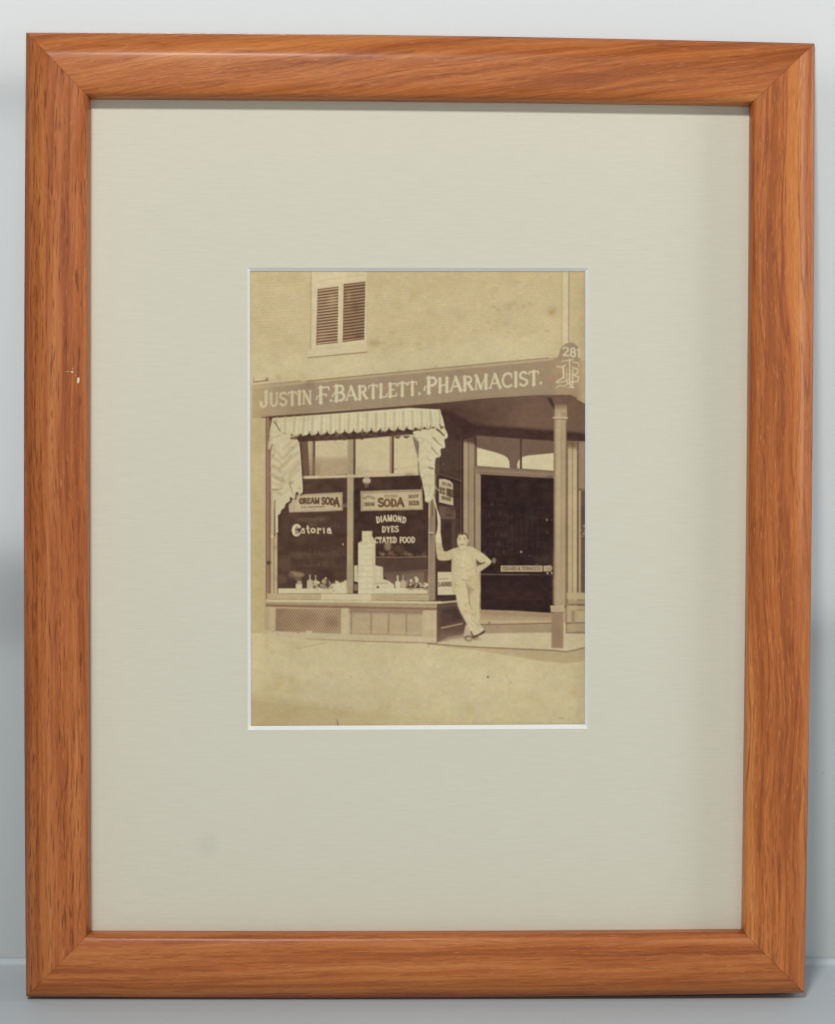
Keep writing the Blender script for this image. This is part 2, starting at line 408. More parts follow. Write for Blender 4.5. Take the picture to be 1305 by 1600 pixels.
# ---- lettering: strokes in a unit box, y up; 'K' thick, 'k' thin, 'c' curve (thick); serif feet as (x, y)
def arc(cx, cy, rx, ry, a0, a1, n=10):
    return [(cx+rx*math.cos(math.radians(a0+(a1-a0)*i/n)), cy+ry*math.sin(math.radians(a0+(a1-a0)*i/n))) for i in range(n+1)]
GL = {
 'A': (.86, [('k', [(.08, 0), (.42, 1)]), ('K', [(.42, 1), (.78, 0)]), ('k', [(.2, .34), (.66, .34)])], [(.08, 0), (.78, 0)]),
 'B': (.76, [('K', [(.2, 0), (.2, 1)]), ('k', [(.2, .97), (.42, .97)]), ('c', arc(.42, .75, .2, .22, 90, -90)), ('k', [(.2, .53), (.45, .53)]),
             ('c', arc(.44, .27, .24, .25, 90, -90)), ('k', [(.2, .03), (.44, .03)])], [(.12, 0), (.12, 1)]),
 'C': (.82, [('c', arc(.46, .5, .36, .48, 50, 310, 16)), ('k', [(.7, .87), (.72, .66)])], []),
 'D': (.8, [('K', [(.2, 0), (.2, 1)]), ('k', [(.2, .96), (.38, .96)]), ('c', arc(.38, .5, .32, .46, 90, -90, 14)), ('k', [(.2, .04), (.38, .04)])], [(.15, 0), (.15, 1)]),
 'E': (.72, [('K', [(.2, 0), (.2, 1)]), ('k', [(.2, .96), (.62, .96), (.64, .8)]), ('k', [(.2, .52), (.5, .52)]), ('k', [(.2, .04), (.64, .04), (.68, .24)])], [(.15, 0), (.15, 1)]),
 'F': (.7, [('K', [(.26, 0), (.26, 1)]), ('k', [(.26, .96), (.7, .96), (.72, .78)]), ('k', [(.26, .52), (.56, .52), (.58, .4)])], [(.26, 0), (.22, 1)]),
 'G': (.84, [('c', arc(.46, .5, .36, .48, 50, 320, 16)), ('K', [(.74, .1), (.74, .42), (.56, .42)])], []),
 'H': (.84, [('K', [(.18, 0), (.18, 1)]), ('K', [(.66, 0), (.66, 1)]), ('k', [(.18, .5), (.66, .5)])], [(.18, 0), (.18, 1), (.66, 0), (.66, 1)]),
 'I': (.38, [('K', [(.19, 0), (.19, 1)])], [(.19, 0), (.19, 1)]),
 'J': (.62, [('K', [(.44, 1), (.44, .25)]), ('c', arc(.26, .2, .18, .2, 0, -180, 8)), ('K', [(.08, .2), (.1, .27)])], [(.42, 1)]),
 'K': (.8, [('K', [(.2, 0), (.2, 1)]), ('k', [(.66, 1), (.22, .45)]), ('K', [(.36, .6), (.7, 0)])], [(.2, 0), (.2, 1), (.68, 0)]),
 'L': (.68, [('K', [(.2, 0), (.2, 1)]), ('k', [(.2, .04), (.6, .04), (.64, .26)])], [(.16, 0), (.2, 1)]),
 'M': (1.04, [('k', [(.16, 0), (.16, 1)]), ('K', [(.16, 1), (.5, .05)]), ('k', [(.5, .05), (.84, 1)]), ('K', [(.84, 0), (.84, 1)])], [(.15, 0), (.12, 1), (.85, 0), (.88, 1)]),
 'N': (.86, [('k', [(.16, 0), (.16, 1)]), ('K', [(.16, 1), (.68, 0)]), ('k', [(.68, 0), (.68, 1)])], [(.16, 0), (.12, 1), (.68, 1)]),
 'O': (.86, [('c', arc(.43, .5, .34, .48, 0, 360, 20))], []),
 'P': (.74, [('K', [(.22, 0), (.22, 1)]), ('k', [(.22, .96), (.42, .96)]), ('c', arc(.42, .72, .24, .24, 90, -90)), ('k', [(.22, .48), (.42, .48)])], [(.22, 0), (.15, 1)]),
 'R': (.82, [('K', [(.2, 0), (.2, 1)]), ('k', [(.2, .96), (.42, .96)]), ('c', arc(.42, .74, .22, .22, 90, -90)), ('k', [(.2, .51), (.42, .51)]), ('K', [(.42, .5), (.7, .04)])], [(.2, 0), (.14, 1), (.74, 0)]),
 'S': (.68, [('c', arc(.34, .74, .24, .24, 35, 200, 8)+[(.2, .58), (.5, .42)]+arc(.34, .27, .25, .25, 25, -150, 8))], []),
 'T': (.74, [('K', [(.37, 0), (.37, 1)]), ('k', [(.05, .78), (.07, .96), (.67, .96), (.69, .78)])], [(.37, 0)]),
 'U': (.8, [('K', [(.18, 1), (.18, .32)]), ('c', arc(.41, .3, .23, .28, 180, 360, 10)), ('k', [(.64, .32), (.64, 1)])], [(.18, 1), (.64, 1)]),
 'W': (1.0, [('K', [(.06, 1), (.28, 0)]), ('k', [(.28, 0), (.5, .9)]), ('K', [(.5, .9), (.72, 0)]), ('k', [(.72, 0), (.94, 1)])], []),
 'Y': (.76, [('K', [(.08, 1), (.38, .48)]), ('k', [(.68, 1), (.38, .48)]), ('K', [(.38, .48), (.38, 0)])], [(.38, 0)]),
 '&': (.9, [('c', arc(.4, .75, .18, .22, 0, 360, 12)), ('c', arc(.38, .26, .28, .26, 60, 330, 12)), ('K', [(.3, .6), (.8, .02)])], []),
 '2': (.7, [('c', arc(.34, .72, .24, .25, 160, -20, 8)+[(.12, .08)]), ('K', [(.1, .06), (.62, .06)])], []),
 '8': (.7, [('c', arc(.34, .75, .2, .22, 0, 360, 14)), ('c', arc(.34, .27, .24, .26, 0, 360, 14))], []),
 '1': (.42, [('K', [(.22, 0), (.22, 1)]), ('k', [(.22, 1), (.06, .8)])], []),
 '.': (.36, [('K', [(.16, .1), (.18, .1)])], []),
 ',': (.36, [('K', [(.18, .1), (.2, .08)]), ('k', [(.2, .08), (.1, -.16)])], []),
 ' ': (.34, [], []),
}
def text(s, x0, y0, x1, y1, h, col, wk=.2, wt=.1, serif=True, a=1.0, soft=0.0, h1=None, sag=0.0, big=(), bigk=1.18, gap=0.0):
    """baseline from (x0,y0) to (x1,y1); letters squeezed to that length; sag lifts the middle (an arch)"""
    h1 = h if h1 is None else h1
    ws = [GL[c][0]*(bigk if i in big else 1)+gap for i, c in enumerate(s)]
    tot = sum(ws); L = math.hypot(x1-x0, y1-y0); u = L/tot
    dx, dy = (x1-x0)/L, (y1-y0)/L
    pos = 0
    for i, c in enumerate(s):
        w, st, sf = GL[c]
        k = bigk if i in big else 1.0
        f = (pos+ws[i]/2)/tot
        hh = (h+(h1-h)*f)*k; uu = u*k
        bx = x0+dx*u*pos; by = y0+dy*u*pos
        up = (0.0, -1.0); rx, ry = dx, dy
        if sag:
            ang = (f-.5)*4*sag/L
            by -= sag*(1-(2*f-1)**2)
            rx, ry = math.cos(ang), math.sin(ang); up = (math.sin(ang), -math.cos(ang))
        M = lambda q: (bx+rx*q[0]*uu+up[0]*q[1]*hh, by+ry*q[0]*uu+up[1]*q[1]*hh)
        K, T = wk*hh, wt*hh
        P = []
        for kind, pts in st:
            P.append(([M(q) for q in pts], {'K': K, 'k': T, 'c': (K+T)*.52}[kind]))
        if serif:
            for (sx, sy) in sf:
                yy = .03 if sy == 0 else .97
                P.append(([M((sx-.125, yy)), M((sx+.125, yy))], T*.55))
        if P: lay(stroke_mask(P, soft), col, a)
        pos += ws[i]

WALL = (195, 180, 138); LIGHT = (201, 190, 150); AWN = (203, 197, 160); BOARD = (154, 136, 108)
DARK = (84, 60, 49); DK2 = (60, 40, 34); DK3 = (49, 32, 29); MID = (150, 132, 104); SHAD = (120, 96, 74)
WHITE = (203, 195, 158)

def paint():
    img[:] = WALL
    # upper wall: faint brick courses
    Xc = (np.arange(CW)/CS+PX0)[None, :].astype(np.float32); Yc = (np.arange(CH)/CS+PY0)[:, None].astype(np.float32)
    sl = np.clip(.035+(Yc-423)/150*.045, .03, .09)
    ph = (Yc+sl*(Xc-640))*2*math.pi/4.3
    up = np.clip((612-Yc+(640-Xc)*.08)/10, 0, 1)
    br = (np.sign(np.sin(ph))*np.abs(np.sin(ph))**.7*3.4*(.75+.5*noise(46, 30, 3))+noise(9, 1.4, 4)*2.2)*up
    crs = np.floor((Yc+sl*(Xc-640))/4.3); jn = (np.abs(((Xc/8.4+.5*(crs % 2)) % 1)-.5) < .06).astype(np.float32)
    br = br-jn*4.5*up*(.6+.6*noise(30, 24, 5))
    img[:] += br[..., None]
    poly([(385, 416), (922, 416), (922, 445), (385, 452)], (186, 170, 124), .35, 9)
    poly([(385, 560), (640, 545), (866, 520), (866, 562), (640, 583), (385, 603)], (199, 189, 148), .6, 7)
    # left wall and pavement
    rect(384, 650, 417, 990, (190, 174, 130)); rect(384, 820, 416, 990, (184, 168, 120), .6, 6)
    rect(414, 652, 421, 985, (166, 146, 112), .6, 1.0)
    # window upstairs
    poly([(487, 416), (574, 416), (573.6, 548), (486, 548)], (203, 191, 152))
    line([(486.3, 416), (485.6, 546)], 1.3, (160, 138, 100), .75, .3)
    line([(573.8, 430), (573.2, 540)], 1.0, (176, 158, 118), .5, .4)
    line([(493, 440), (531, 434.5), (571, 429)], 1.0, (176, 158, 120), .5, .4)
    for (tl, tr, brr, bl, sd) in [((497, 452.3), (528.9, 448.2), (527.6, 535.5), (494.6, 538.7), 0), ((537.5, 444.3), (571, 440.4), (569.2, 530.1), (536, 534.6), 1)]:
        poly([tl, tr, brr, bl], (92, 68, 50))
        n = 19
        for i in range(n):
            t = (i+.5)/n
            a = (tl[0]+(bl[0]-tl[0])*t+1, tl[1]+(bl[1]-tl[1])*t); b = (tr[0]+(brr[0]-tr[0])*t-1, tr[1]+(brr[1]-tr[1])*t)
            line([a, b], 2.3, (196, 172, 132) if sd == 0 else (172, 146, 108), .9, .12)
        line([tl, bl], 1, (98, 74, 55), .6, .3); line([tr, tl], 1.2, (98, 74, 55), .6, .3)
    ell(519, 470, 7, 10, (205, 180, 130), .35, 3); ell(556, 480, 6, 8, (80, 55, 40), .35, 3); ell(545, 462, 3, 9, (190, 165, 120), .3, 1.5)
    ell(503, 525, 6, 6, (190, 165, 120), .25, 2); ell(560, 525, 7, 5, (80, 55, 40), .3, 2.5)
    line([(534, 440), (532.5, 536)], .8, (178, 160, 120), .6, .3)
    poly([(480.5, 547.6), (573.6, 537.6), (573.6, 549.3), (480.5, 558.2)], (201, 189, 150))
    line([(480.8, 559), (573.4, 550.2)], 1.5, (122, 94, 66), .85, .35)
    line([(486, 546.6), (573.4, 537.2)], .8, (182, 164, 124), .6, .3)
    # hook on the wall, twigs
    line([(396.5, 597.2), (418, 594.5)], 1.5, (112, 84, 60), .85, .4); line([(397, 590), (396.3, 597)], 1.2, (130, 104, 76), .6, .5)
    ell(417.5, 592.5, 2.4, 2.2, (118, 92, 68), .75, .8)
    line([(676, 577.2), (685.5, 568)], .9, (150, 126, 90), .6, .3); line([(683, 577), (681.5, 572)], .8, (140, 114, 84), .6, .3)
    line([(583, 577), (584, 571)], 1, (160, 138, 100), .6, .4)
    # stains on the brickwork
    ell(862, 486, 10, 6, (150, 130, 98), .4, 4); ell(862.5, 488.5, 3.5, 3, (170, 130, 70), .6, 1.5)
    ell(585, 536, 9, 5, (155, 136, 100), .45, 3)
    for k in range(46):
        x = 590+rng.random()*250; y = 440+rng.random()*120
        ell(x, y, 1.5+rng.random()*6, .8+rng.random()*2.4, (162, 145, 107), .1+.16*rng.random(), 1.3)
    for k in range(14):
        x = 760+rng.random()*95; y = 470+rng.random()*50
        ell(x, y, 1.5+rng.random()*4, 1+rng.random()*2, (150, 134, 104), .2+.15*rng.random(), 1.2)
    ell(520, 568, 90, 9, (204, 193, 152), .4, 7); ell(740, 548, 110, 9, (202, 191, 148), .4, 8)
    # downpipe
    rect(879.5, 416, 888.5, 540, (201, 190, 150)); rect(889.5, 416, 922, 545, (192, 175, 132))
    line([(889.2, 416), (888.6, 540)], 1.1, (130, 112, 82), .85, .25); line([(878.6, 416), (877.6, 540)], 1.2, (168, 150, 112), .7, .5)
    rect(910, 416, 922, 640, (180, 160, 118), .35, 2)
    # fascia sign board
    board = [(396, 603.5), (516, 591.5), (640, 580.6), (760, 568.8), (866, 559.2), (872, 558), (876, 545), (883, 537.3), (891, 534.8), (899, 537), (905, 544),
             (907, 562), (915.5, 573), (922, 580), (922, 634), (905, 626), (888, 617), (870, 615.8), (846, 617.2), (760, 622.5), (640, 634.2), (520, 641.5), (403, 652.5), (397, 651)]
    poly(board, BOARD, 1, .25)
    grad([(394, 602), (470, 594), (470, 648), (394, 654)], (176, 158, 118), BOARD, (398, 0), (470, 0))
    poly([(866, 560), (922, 566), (922, 634), (866, 616)], (164, 142, 108), .8, 3)
    grad([(903, 560), (922, 572), (922, 640), (903, 628)], (164, 142, 108), (184, 164, 122), (900, 0), (912, 0))
    poly([(396, 603.6), (640, 580.7), (866, 559.4), (866, 563), (640, 584.2), (396, 607.4)], (182, 166, 126), .8, .5)
    line([(480, 595.4), (640, 579.6), (760, 568.1), (857, 559.2)], 1.2, (112, 94, 70), .75, .3)
    line([(396, 603), (470, 596.3)], 1.0, (172, 154, 114), .7, .4)
    for k in range(60):
        x = 410+rng.random()*490; y = 634-(x-410)*.075-rng.random()*34
        ell(x, y, 3+rng.random()*8, 2+rng.random()*5, (140+rng.random()*36, 118+rng.random()*34, 92+rng.random()*24), .22, 2.5)
    rect(478, 596, 492, 606, (138, 120, 94), .5, 1.5)
    text("JUSTIN", 406, 636, 488.5, 630.6, 20.5, (200, 186, 146), .22, .11, big=(0,), bigk=1.16, soft=.25)
    text("F", 494, 630.4, 513.5, 628.6, 25, WHITE, .2, .1, soft=.25); line([(502, 618), (496, 619), (494.5, 624)], (1.8, 2.6), WHITE, .9, .3)
    ell(517.2, 626, 2.1, 2.1, WHITE, .95, .4)
    text("BARTLETT", 521, 627.2, 652.3, 616.8, 21, WHITE, .21, .1, big=(0,), bigk=1.16, soft=.22)
    line([(528, 613), (522, 614.5), (519.5, 619.5)], (1.8, 2.6), WHITE, .9, .3)
    ell(655.6, 614.6, 2, 2, WHITE, .95, .35); line([(656.3, 615.5), (653.8, 619.3)], (1.8, .8), WHITE, .9, .3)
    text("PHARMACIST", 664.5, 615, 842.5, 601, 22, WHITE, .21, .1, big=(0,), bigk=1.14, soft=.22)
    line([(671, 604.4), (664.5, 604), (663, 609.6)], (1.8, 2.8), WHITE, .95, .3)
    ell(845.3, 598.2, 2.2, 2.3, WHITE, .95, .35)
    text("281", 878.5, 555.5, 908, 558.5, 13.5, WHITE, .2, .17, serif=False, soft=.25)
    # monogram of three letters laced together
    mg = [([(870, 572.5), (880, 573.5), (884, 570)], 2.2), ([(880, 572), (881, 590)], 3.6), ([(881, 590), (873, 594), (869.5, 597.5), (878, 597), (889, 593)], (2.6, 1.6)),
          ([(869.5, 606), (874, 602), (882, 603.5), (888, 599), (886, 596)], (1.4, 2)), ([(884, 563.5), (897, 562)], 1.8), ([(890.3, 561), (890.3, 600), (894, 604.5)], 2.6),
          ([(895, 577), (894.7, 606)], 2.4), ([(888, 605), (897, 605.4)], 1.8), ([(895, 566), (903.5, 567), (904, 573)], 1.9), ([(895, 574), (903, 577), (902.5, 583), (896, 586)], 2.4),
          ([(896, 586), (904, 589), (903, 596), (893, 597)], 2.8), ([(884, 585), (903, 584.5)], 1.2), ([(877, 564.5), (888, 563)], 1.3), ([(885.6, 575), (885.4, 596)], 1.3)]
    lay(stroke_mask([(q, tuple(u*.86 for u in w) if isinstance(w, tuple) else w*.86) for q, w in mg], .2), WHITE, .95)
    # everything under the sign: deep shade of the porch
    porch = [(416, 650.5), (520, 641.5), (640, 634.2), (760, 622.5), (846, 617.2), (870, 615.8), (888, 617), (905, 626), (922, 635), (922, 1012), (690, 1004), (416, 985)]
    poly([(640, 634.2), (760, 622.5), (846, 617.2), (888, 617), (905, 626), (922, 635), (922, 950), (690, 950)], DARK, 1, .3)
    poly([(416, 651), (640, 634.2), (700, 628.6), (700, 950), (416, 940)], DARK, 1, .3)
    grad([(700, 630), (846, 617.5), (888, 617.4), (922, 636), (922, 680), (866, 674), (740, 663), (700, 655)], (84, 60, 50), (112, 88, 70), (720, 640), (820, 650))
    poly([(700, 629), (760, 623), (860, 617.5), (862, 627), (760, 640)], (104, 80, 66), .5, 3)
    line([(846, 618.6), (700, 630)], 1, (120, 96, 74), .4, .4)
    poly([(700, 640), (740, 662.8), (864.8, 672.4), (922, 678), (922, 692), (864.8, 689), (740, 679.5), (688, 690), (690, 640)], (66, 44, 38), .95, 2)
    line([(861, 673), (745, 663.5)], 1.6, (98, 74, 60), .6, .8); line([(745, 674), (862, 683)], 1, (90, 66, 54), .4, .6)
    # dark bay side between the shop window and the door
    poly([(684, 640), (724, 672), (724, 950), (684, 945)], (72, 51, 43), 1, .6)
    poly([(689, 680), (719, 690), (719, 750), (687, 738)], (84, 66, 55), .8, 1.5)
    line([(720.6, 683), (720.4, 940)], 1.6, (110, 88, 72), .65, .5); line([(723.4, 683), (723.2, 910)], 2.2, (58, 38, 32), .8, .5)
    line([(685.8, 714), (685.6, 741)], 1.4, (128, 106, 88), .7, .4); line([(687, 740.5), (721, 751.6)], 1.8, (112, 90, 74), .8, .5)
    line([(687, 744), (720, 755)], 2.6, (52, 36, 31), .8, .7); ell(693, 725, 1.3, 1.3, (130, 114, 92), .7, .5)
    rect(706, 811, 712, 900, (104, 84, 66), .6, 1.6); rect(694, 815, 704, 850, (52, 36, 32), .5, 2)
    # poster and faint placard in the bay side
    poly([(686.2, 748.2), (695, 748.3), (703, 751), (707.8, 755.5), (708.6, 790), (685.6, 784.6)], (190, 178, 142), 1, .3)
    text("TRY OUR", 690.5, 757.5, 705.5, 761, 4.6, (112, 92, 66), .26, .2, serif=False, a=.75, soft=.35)
    text("ICE", 687.4, 770, 695.5, 772.8, 9, (92, 72, 52), .24, .2, serif=False, a=.75, soft=.35)
    text("MILK", 698, 773.8, 708, 776.8, 10.5, (86, 66, 48), .24, .2, serif=False, a=.8, soft=.35)
    text("SHAKE", 690, 779.8, 705, 783, 4.8, (92, 72, 52), .28, .2, serif=False, a=.85, soft=.35)
    poly([(685, 790), (712, 793), (712.5, 811), (688, 811)], (112, 92, 75), .85, .7)
    poly([(697, 793), (713, 793), (713, 797), (704, 795)], (84, 62, 50), .8, .5)
    text("SODA", 697, 798.5, 713, 799, 4.2, (78, 54, 45), .3, .25, serif=False, a=.75, soft=.4)
    text("FIVE", 697, 806.5, 708, 807, 4, (78, 54, 45), .3, .25, serif=False, a=.7, soft=.4) if False else rect(697, 802.5, 708, 807, (82, 58, 48), .75, .7)
    # door surround
    rect(724.5, 686, 732, 952, (162, 144, 112)); rect(732, 684, 741, 952, (154, 136, 108))
    line([(732.2, 687), (732.2, 950)], 1.4, (112, 92, 68), .75, .4); line([(741.8, 684), (741.4, 950)], 1.6, (106, 86, 64), .85, .4)
    rect(742.6, 737, 751.4, 952, (156, 138, 110)); line([(742, 697), (742, 740)], 3, (132, 112, 88), .8, .5)
    poly([(722, 676), (744, 680), (744, 694), (722, 690)], (70, 48, 40), .75, 2)
    # transom over the door
    poly([(745, 680.6), (812, 685.5), (866, 689), (866, 742), (745, 729)], (112, 90, 74))
    poly([(745.4, 699.2), (774.5, 706.9), (786, 710.8), (792.4, 714.5), (796, 721), (796.6, 731.5), (745.2, 727.8)], (204, 195, 155), 1, .35)
    poly([(808.6, 731.8), (808.2, 725.5), (810.8, 718.5), (812.6, 718), (812.8, 732)], (200, 190, 150), 1, .3)
    poly([(815.8, 714.2), (826, 711.6), (845, 709.8), (866, 707.8), (866, 735.5), (815.8, 732)], (202, 193, 153), 1, .35)
    line([(814.2, 686), (814, 733)], 3, (80, 58, 48), .95, .35); ell(775, 722, 4, 5, (200, 176, 120), .5, 2)
    poly([(742.6, 728.6), (866, 736), (866, 747.4), (751, 741.4), (742.6, 738)], (134, 114, 92), 1, .3)
    line([(744, 735), (800, 738), (866, 741.4)], 1.1, (156, 140, 112), .7, .4); line([(751, 742), (866, 748.2)], 1.4, (72, 50, 42), .8, .5)
    line([(748, 730.4), (866, 737.4)], 1, (104, 82, 66), .6, .4)
    # doorway
    poly([(751.6, 742), (866, 748), (866, 958), (751.6, 953.5)], DK3)
    for k in range(70):
        x = 754+rng.random()*108; y = 752+rng.random()*130
        ell(x, y, 2+rng.random()*7, 3+rng.random()*14, (56+rng.random()*16, 37+rng.random()*12, 33+rng.random()*10), .25, 2.4)
    for y in (790, 806, 822, 838, 852, 866): line([(756, y), (790, y+.5)], .9, (82, 60, 50), .5, .4); line([(838, y+3), (864, y+3.4)], .8, (78, 56, 47), .45, .4)
    for k in range(60): rect(*(lambda x, y: (x, y-3-rng.random()*5, x+1.4, y))(757+rng.random()*32, (790, 806, 822, 838, 852, 866)[k % 6]), (78+rng.random()*26, 56+rng.random()*22, 48+rng.random()*16), .4, .4)
    for x in (792, 799, 806, 813, 822, 831, 839): rect(x, 800, x+2.2, 868, (74, 52, 44), .35, .8)
    poly([(760, 905), (862, 905), (862, 950), (752, 950)], (54, 36, 33), .7, 3)
    rect(770, 922, 832, 936, (64, 42, 36), .5, 3); line([(773, 935), (850, 936)], 1.2, (78, 56, 46), .5, .8)
    for k in range(26):
        x = 758+rng.random()*100; y = 828+rng.random()*40
        ell(x, y, .6, .7, (108, 84, 78), .35+.3*rng.random(), .35)
    ell(814.5, 862.3, 1.6, 1.6, (188, 172, 140), .9, .4); ell(854.7, 812.3, 1.1, 1.8, (190, 176, 148), .8, .4); ell(862, 812.6, .8, 1.4, (150, 130, 110), .6, .4)
    ell(827.6, 868, 1.4, .8, (140, 120, 96), .7, .4); ell(855, 832, 1.2, 2, (110, 86, 88), .5, .5); rect(808, 868, 822, 884, (44, 30, 30), .7, 1.5)
    rect(835, 870, 858, 880, (86, 66, 54), .4, 2); rect(792, 874, 805, 882, (78, 56, 48), .4, 2)
    line([(752, 897.4), (826, 898)], 1.3, (146, 128, 112), .8, .3); line([(826, 898), (864, 898.4)], 1.2, (96, 74, 62), .7, .4)
    rect(782.4, 883.8, 848, 893.4, (176, 160, 124), 1, .25); rect(849.4, 883.6, 858, 893, (178, 162, 124), 1, .3); ell(859, 888, 4.2, 5.2, (178, 162, 126), .95, .5)
    rect(852, 887, 862, 891.4, (140, 122, 90), .55, .8); line([(837, 881.8), (842, 881)], 1, (138, 120, 96), .7, .4)
    text("CIGARS & TOBACCO", 785, 890.6, 844.5, 890.8, 5, (104, 84, 58), .24, .18, serif=False, a=.9, soft=.25)
    ell(855.5, 895.6, 1.7, 1.4, (206, 196, 166), .95, .35); ell(862.2, 895.4, 1.5, 1.4, (206, 196, 166), .95, .35)
    # threshold, step, porch floor
    poly([(750, 952.6), (800, 954), (866, 958.2), (866, 974.5), (800, 974.6), (750, 975.6)], (170, 150, 116), 1, .5)
    poly([(750, 953.6), (866, 958.6), (866, 965), (750, 961)], (148, 126, 98), .6, 1.5)
    poly([(735, 968), (866, 969.5), (866, 973.6), (735, 975)], (186, 170, 132), .8, .7)
    line([(744, 976.4), (800, 975.4), (866, 973.8)], 1.9, (112, 86, 66), .85, .4)
    poly([(728, 977.4), (866, 975.6), (866, 988.8), (728, 990.5)], (160, 142, 110), 1, .4)
    poly([(700, 992), (760, 989.8), (866, 988.4), (922, 987), (922, 1012), (884, 1018.4), (867, 1015.8), (740, 1010), (664, 1005)], (197, 184, 146), 1, .6)
    # right of the column: pilaster, small window, panel
    poly([(884, 688), (922, 690), (922, 990), (884, 990)], (142, 120, 94))
    rect(888, 690, 894.3, 952, (182, 166, 126)); rect(895.4, 690, 901.6, 952, (188, 172, 130)); line([(894.8, 692), (894.6, 940)], 1, (128, 110, 80), .7, .3)
    poly([(884, 684), (904, 688), (904, 702), (884, 698)], (92, 68, 56), .7, 3)
    line([(886, 690), (886, 940)], 2.4, (128, 104, 80), .8, .5); line([(903, 690), (902.6, 935)], 2.2, (108, 86, 68), .85, .5)
    rect(905, 692, 914, 763, (152, 130, 104)); line([(904.5, 764.5), (915, 765)], 1.6, (102, 80, 64), .85, .4)
    rect(905, 767, 907.6, 926, (176, 160, 124)); rect(908, 767, 922, 926, (104, 80, 66), 1, .4); rect(908.5, 790, 912, 842, (92, 68, 58), .6, 1)
    for (x, y, r) in ((913, 822, 1.8), (912.6, 834, 2), (907, 828, 1.5), (914, 829, 1.6), (910, 838, 1.2)): ell(x, y, r, r, (190, 174, 150), .75, .6)
    line([(906, 899), (913, 899)], 1, (140, 120, 96), .6, .4)
    poly([(886, 926), (922, 926), (922, 937), (886, 936)], (182, 166, 128), 1, .4); rect(888, 938.5, 922, 943.5, (164, 144, 110), 1, .5)
    line([(889, 944.8), (915, 945.2)], 2.6, (116, 92, 70), .85, .5)
    rect(886, 947, 922, 972, (178, 162, 122), 1, .4); line([(902, 952.5), (915, 952.5)], 1.2, (130, 106, 80), .7, .4); rect(893, 954, 898.5, 972, (140, 118, 90), .6, .8)
    rect(903, 956, 914, 971, (188, 172, 132), .7, .6); line([(884, 974.6), (893, 974.5)], 1.6, (116, 92, 70), .7, .4)
    poly([(886, 975), (922, 974), (922, 986), (886, 988)], (172, 154, 118), 1, .6)
    # iron column
    poly([(854, 620.5), (863, 616.6), (893, 617), (902, 621.5), (893, 628), (886, 636), (886.5, 647), (866, 647), (866.5, 636), (862, 628)], (112, 88, 70), 1, .4)
    poly([(854.5, 621.5), (862, 621), (868, 640), (862, 634)], (66, 42, 38), .8, .8)
    grad([(867, 632), (886, 632), (886, 660), (867, 660)], (122, 98, 76), (184, 166, 128), (0, 630), (0, 644))
    rect(866.4, 643, 885, 946, (160, 142, 109)); rect(869, 643, 877, 946, (182, 165, 127), .85, 1.6); rect(879, 655, 882.6, 940, (176, 159, 121), .7, .9); rect(866, 643, 868, 946, (142, 122, 94), .7, .8)
    line([(876.8, 660), (876, 945)], 1.5, (158, 138, 106), .6, .6); line([(885.4, 655), (884.4, 945)], 1.4, (112, 90, 70), .85, .35); line([(866, 655), (864.8, 945)], 1.2, (134, 108, 82), .7, .35)
    line([(864.6, 652.6), (886.8, 652.8)], 2.2, (196, 180, 142), .95, .3); line([(865.4, 655), (886.2, 655.2)], 1.3, (120, 98, 74), .8, .3)
    rect(866, 860, 878, 910, (166, 144, 112), .5, 4); rect(864.8, 905, 881.8, 946, (170, 152, 118), .6, 2)
    line([(883.4, 950), (883, 972)], 2, (150, 130, 102), .8, .5)
    poly([(859.6, 946.3), (882.4, 946), (882, 956.8), (860.8, 956.8)], (182, 164, 128), 1, .4); line([(860, 947), (882, 946.8)], 1.3, (196, 182, 144), .8, .3); line([(861, 957.4), (881, 957.4)], 1.6, (122, 98, 76), .8, .35)
    poly([(862.4, 958), (880.6, 958), (880.2, 1013), (861.8, 1012.4)], (152, 129, 100), 1, .35)
    for x in (865, 869, 872, 876): line([(x, 960), (x-.3, 1010)], 1.2, (138+rng.random()*22, 116+rng.random()*20, 90), .4, .5)
    rect(864, 985, 878, 1008, (144, 120, 98), .5, 3)
    # ---- the shop window with its awning
    line([(416.8, 652), (640, 634.9), (694, 630.3)], 2.8, (98, 70, 54), .9, .4); line([(409, 652.4), (420, 651.8)], 1.8, (104, 80, 62), .8, .5)
    rect(417, 652, 420.4, 940, (150, 128, 98), 1, .4); rect(419.6, 656, 423.6, 930, (140, 108, 84), .85, .5)
    rect(423.5, 690, 433.8, 936, (182, 166, 126), 1, .4); line([(428.3, 760), (428, 930)], 1.2, (128, 100, 76), .8, .35)
    # transom lights
    rect(464, 676, 684, 745, (96, 72, 58)); rect(472, 686, 492, 743, (110, 84, 64), 1, 1)
    grad([(480.6, 684), (490, 684), (489.5, 742.6), (484, 742.6)], (176, 162, 126), (150, 130, 100), (0, 700), (0, 742)); line([(489.5, 684), (489, 742)], 2, (112, 86, 66), .8, .5)
    grad([(492.6, 682), (543, 678), (543, 741), (492.6, 743)], (196, 182, 142), (172, 154, 118), (0, 712), (0, 722)); poly([(492, 716), (500, 712), (512, 718), (543, 714), (543, 741), (492, 743)], (170, 152, 118), .55, 2)
    rect(492, 724, 500, 743, (150, 124, 94), .5, 2)
    rect(555.6, 677, 609.2, 741.2, (199, 187, 146)); poly([(556, 728), (575, 735), (609, 736), (609, 741), (556, 741)], (184, 168, 128), .6, 2)
    rect(615.6, 676, 662, 740, (200, 189, 148)); line([(617, 733), (660, 726)], 1.5, (186, 172, 132), .7, 1); line([(616, 733), (621, 732.4)], 1, (130, 106, 84), .8, .3); line([(620, 717), (655, 714)], 1, (182, 168, 130), .5, .6)
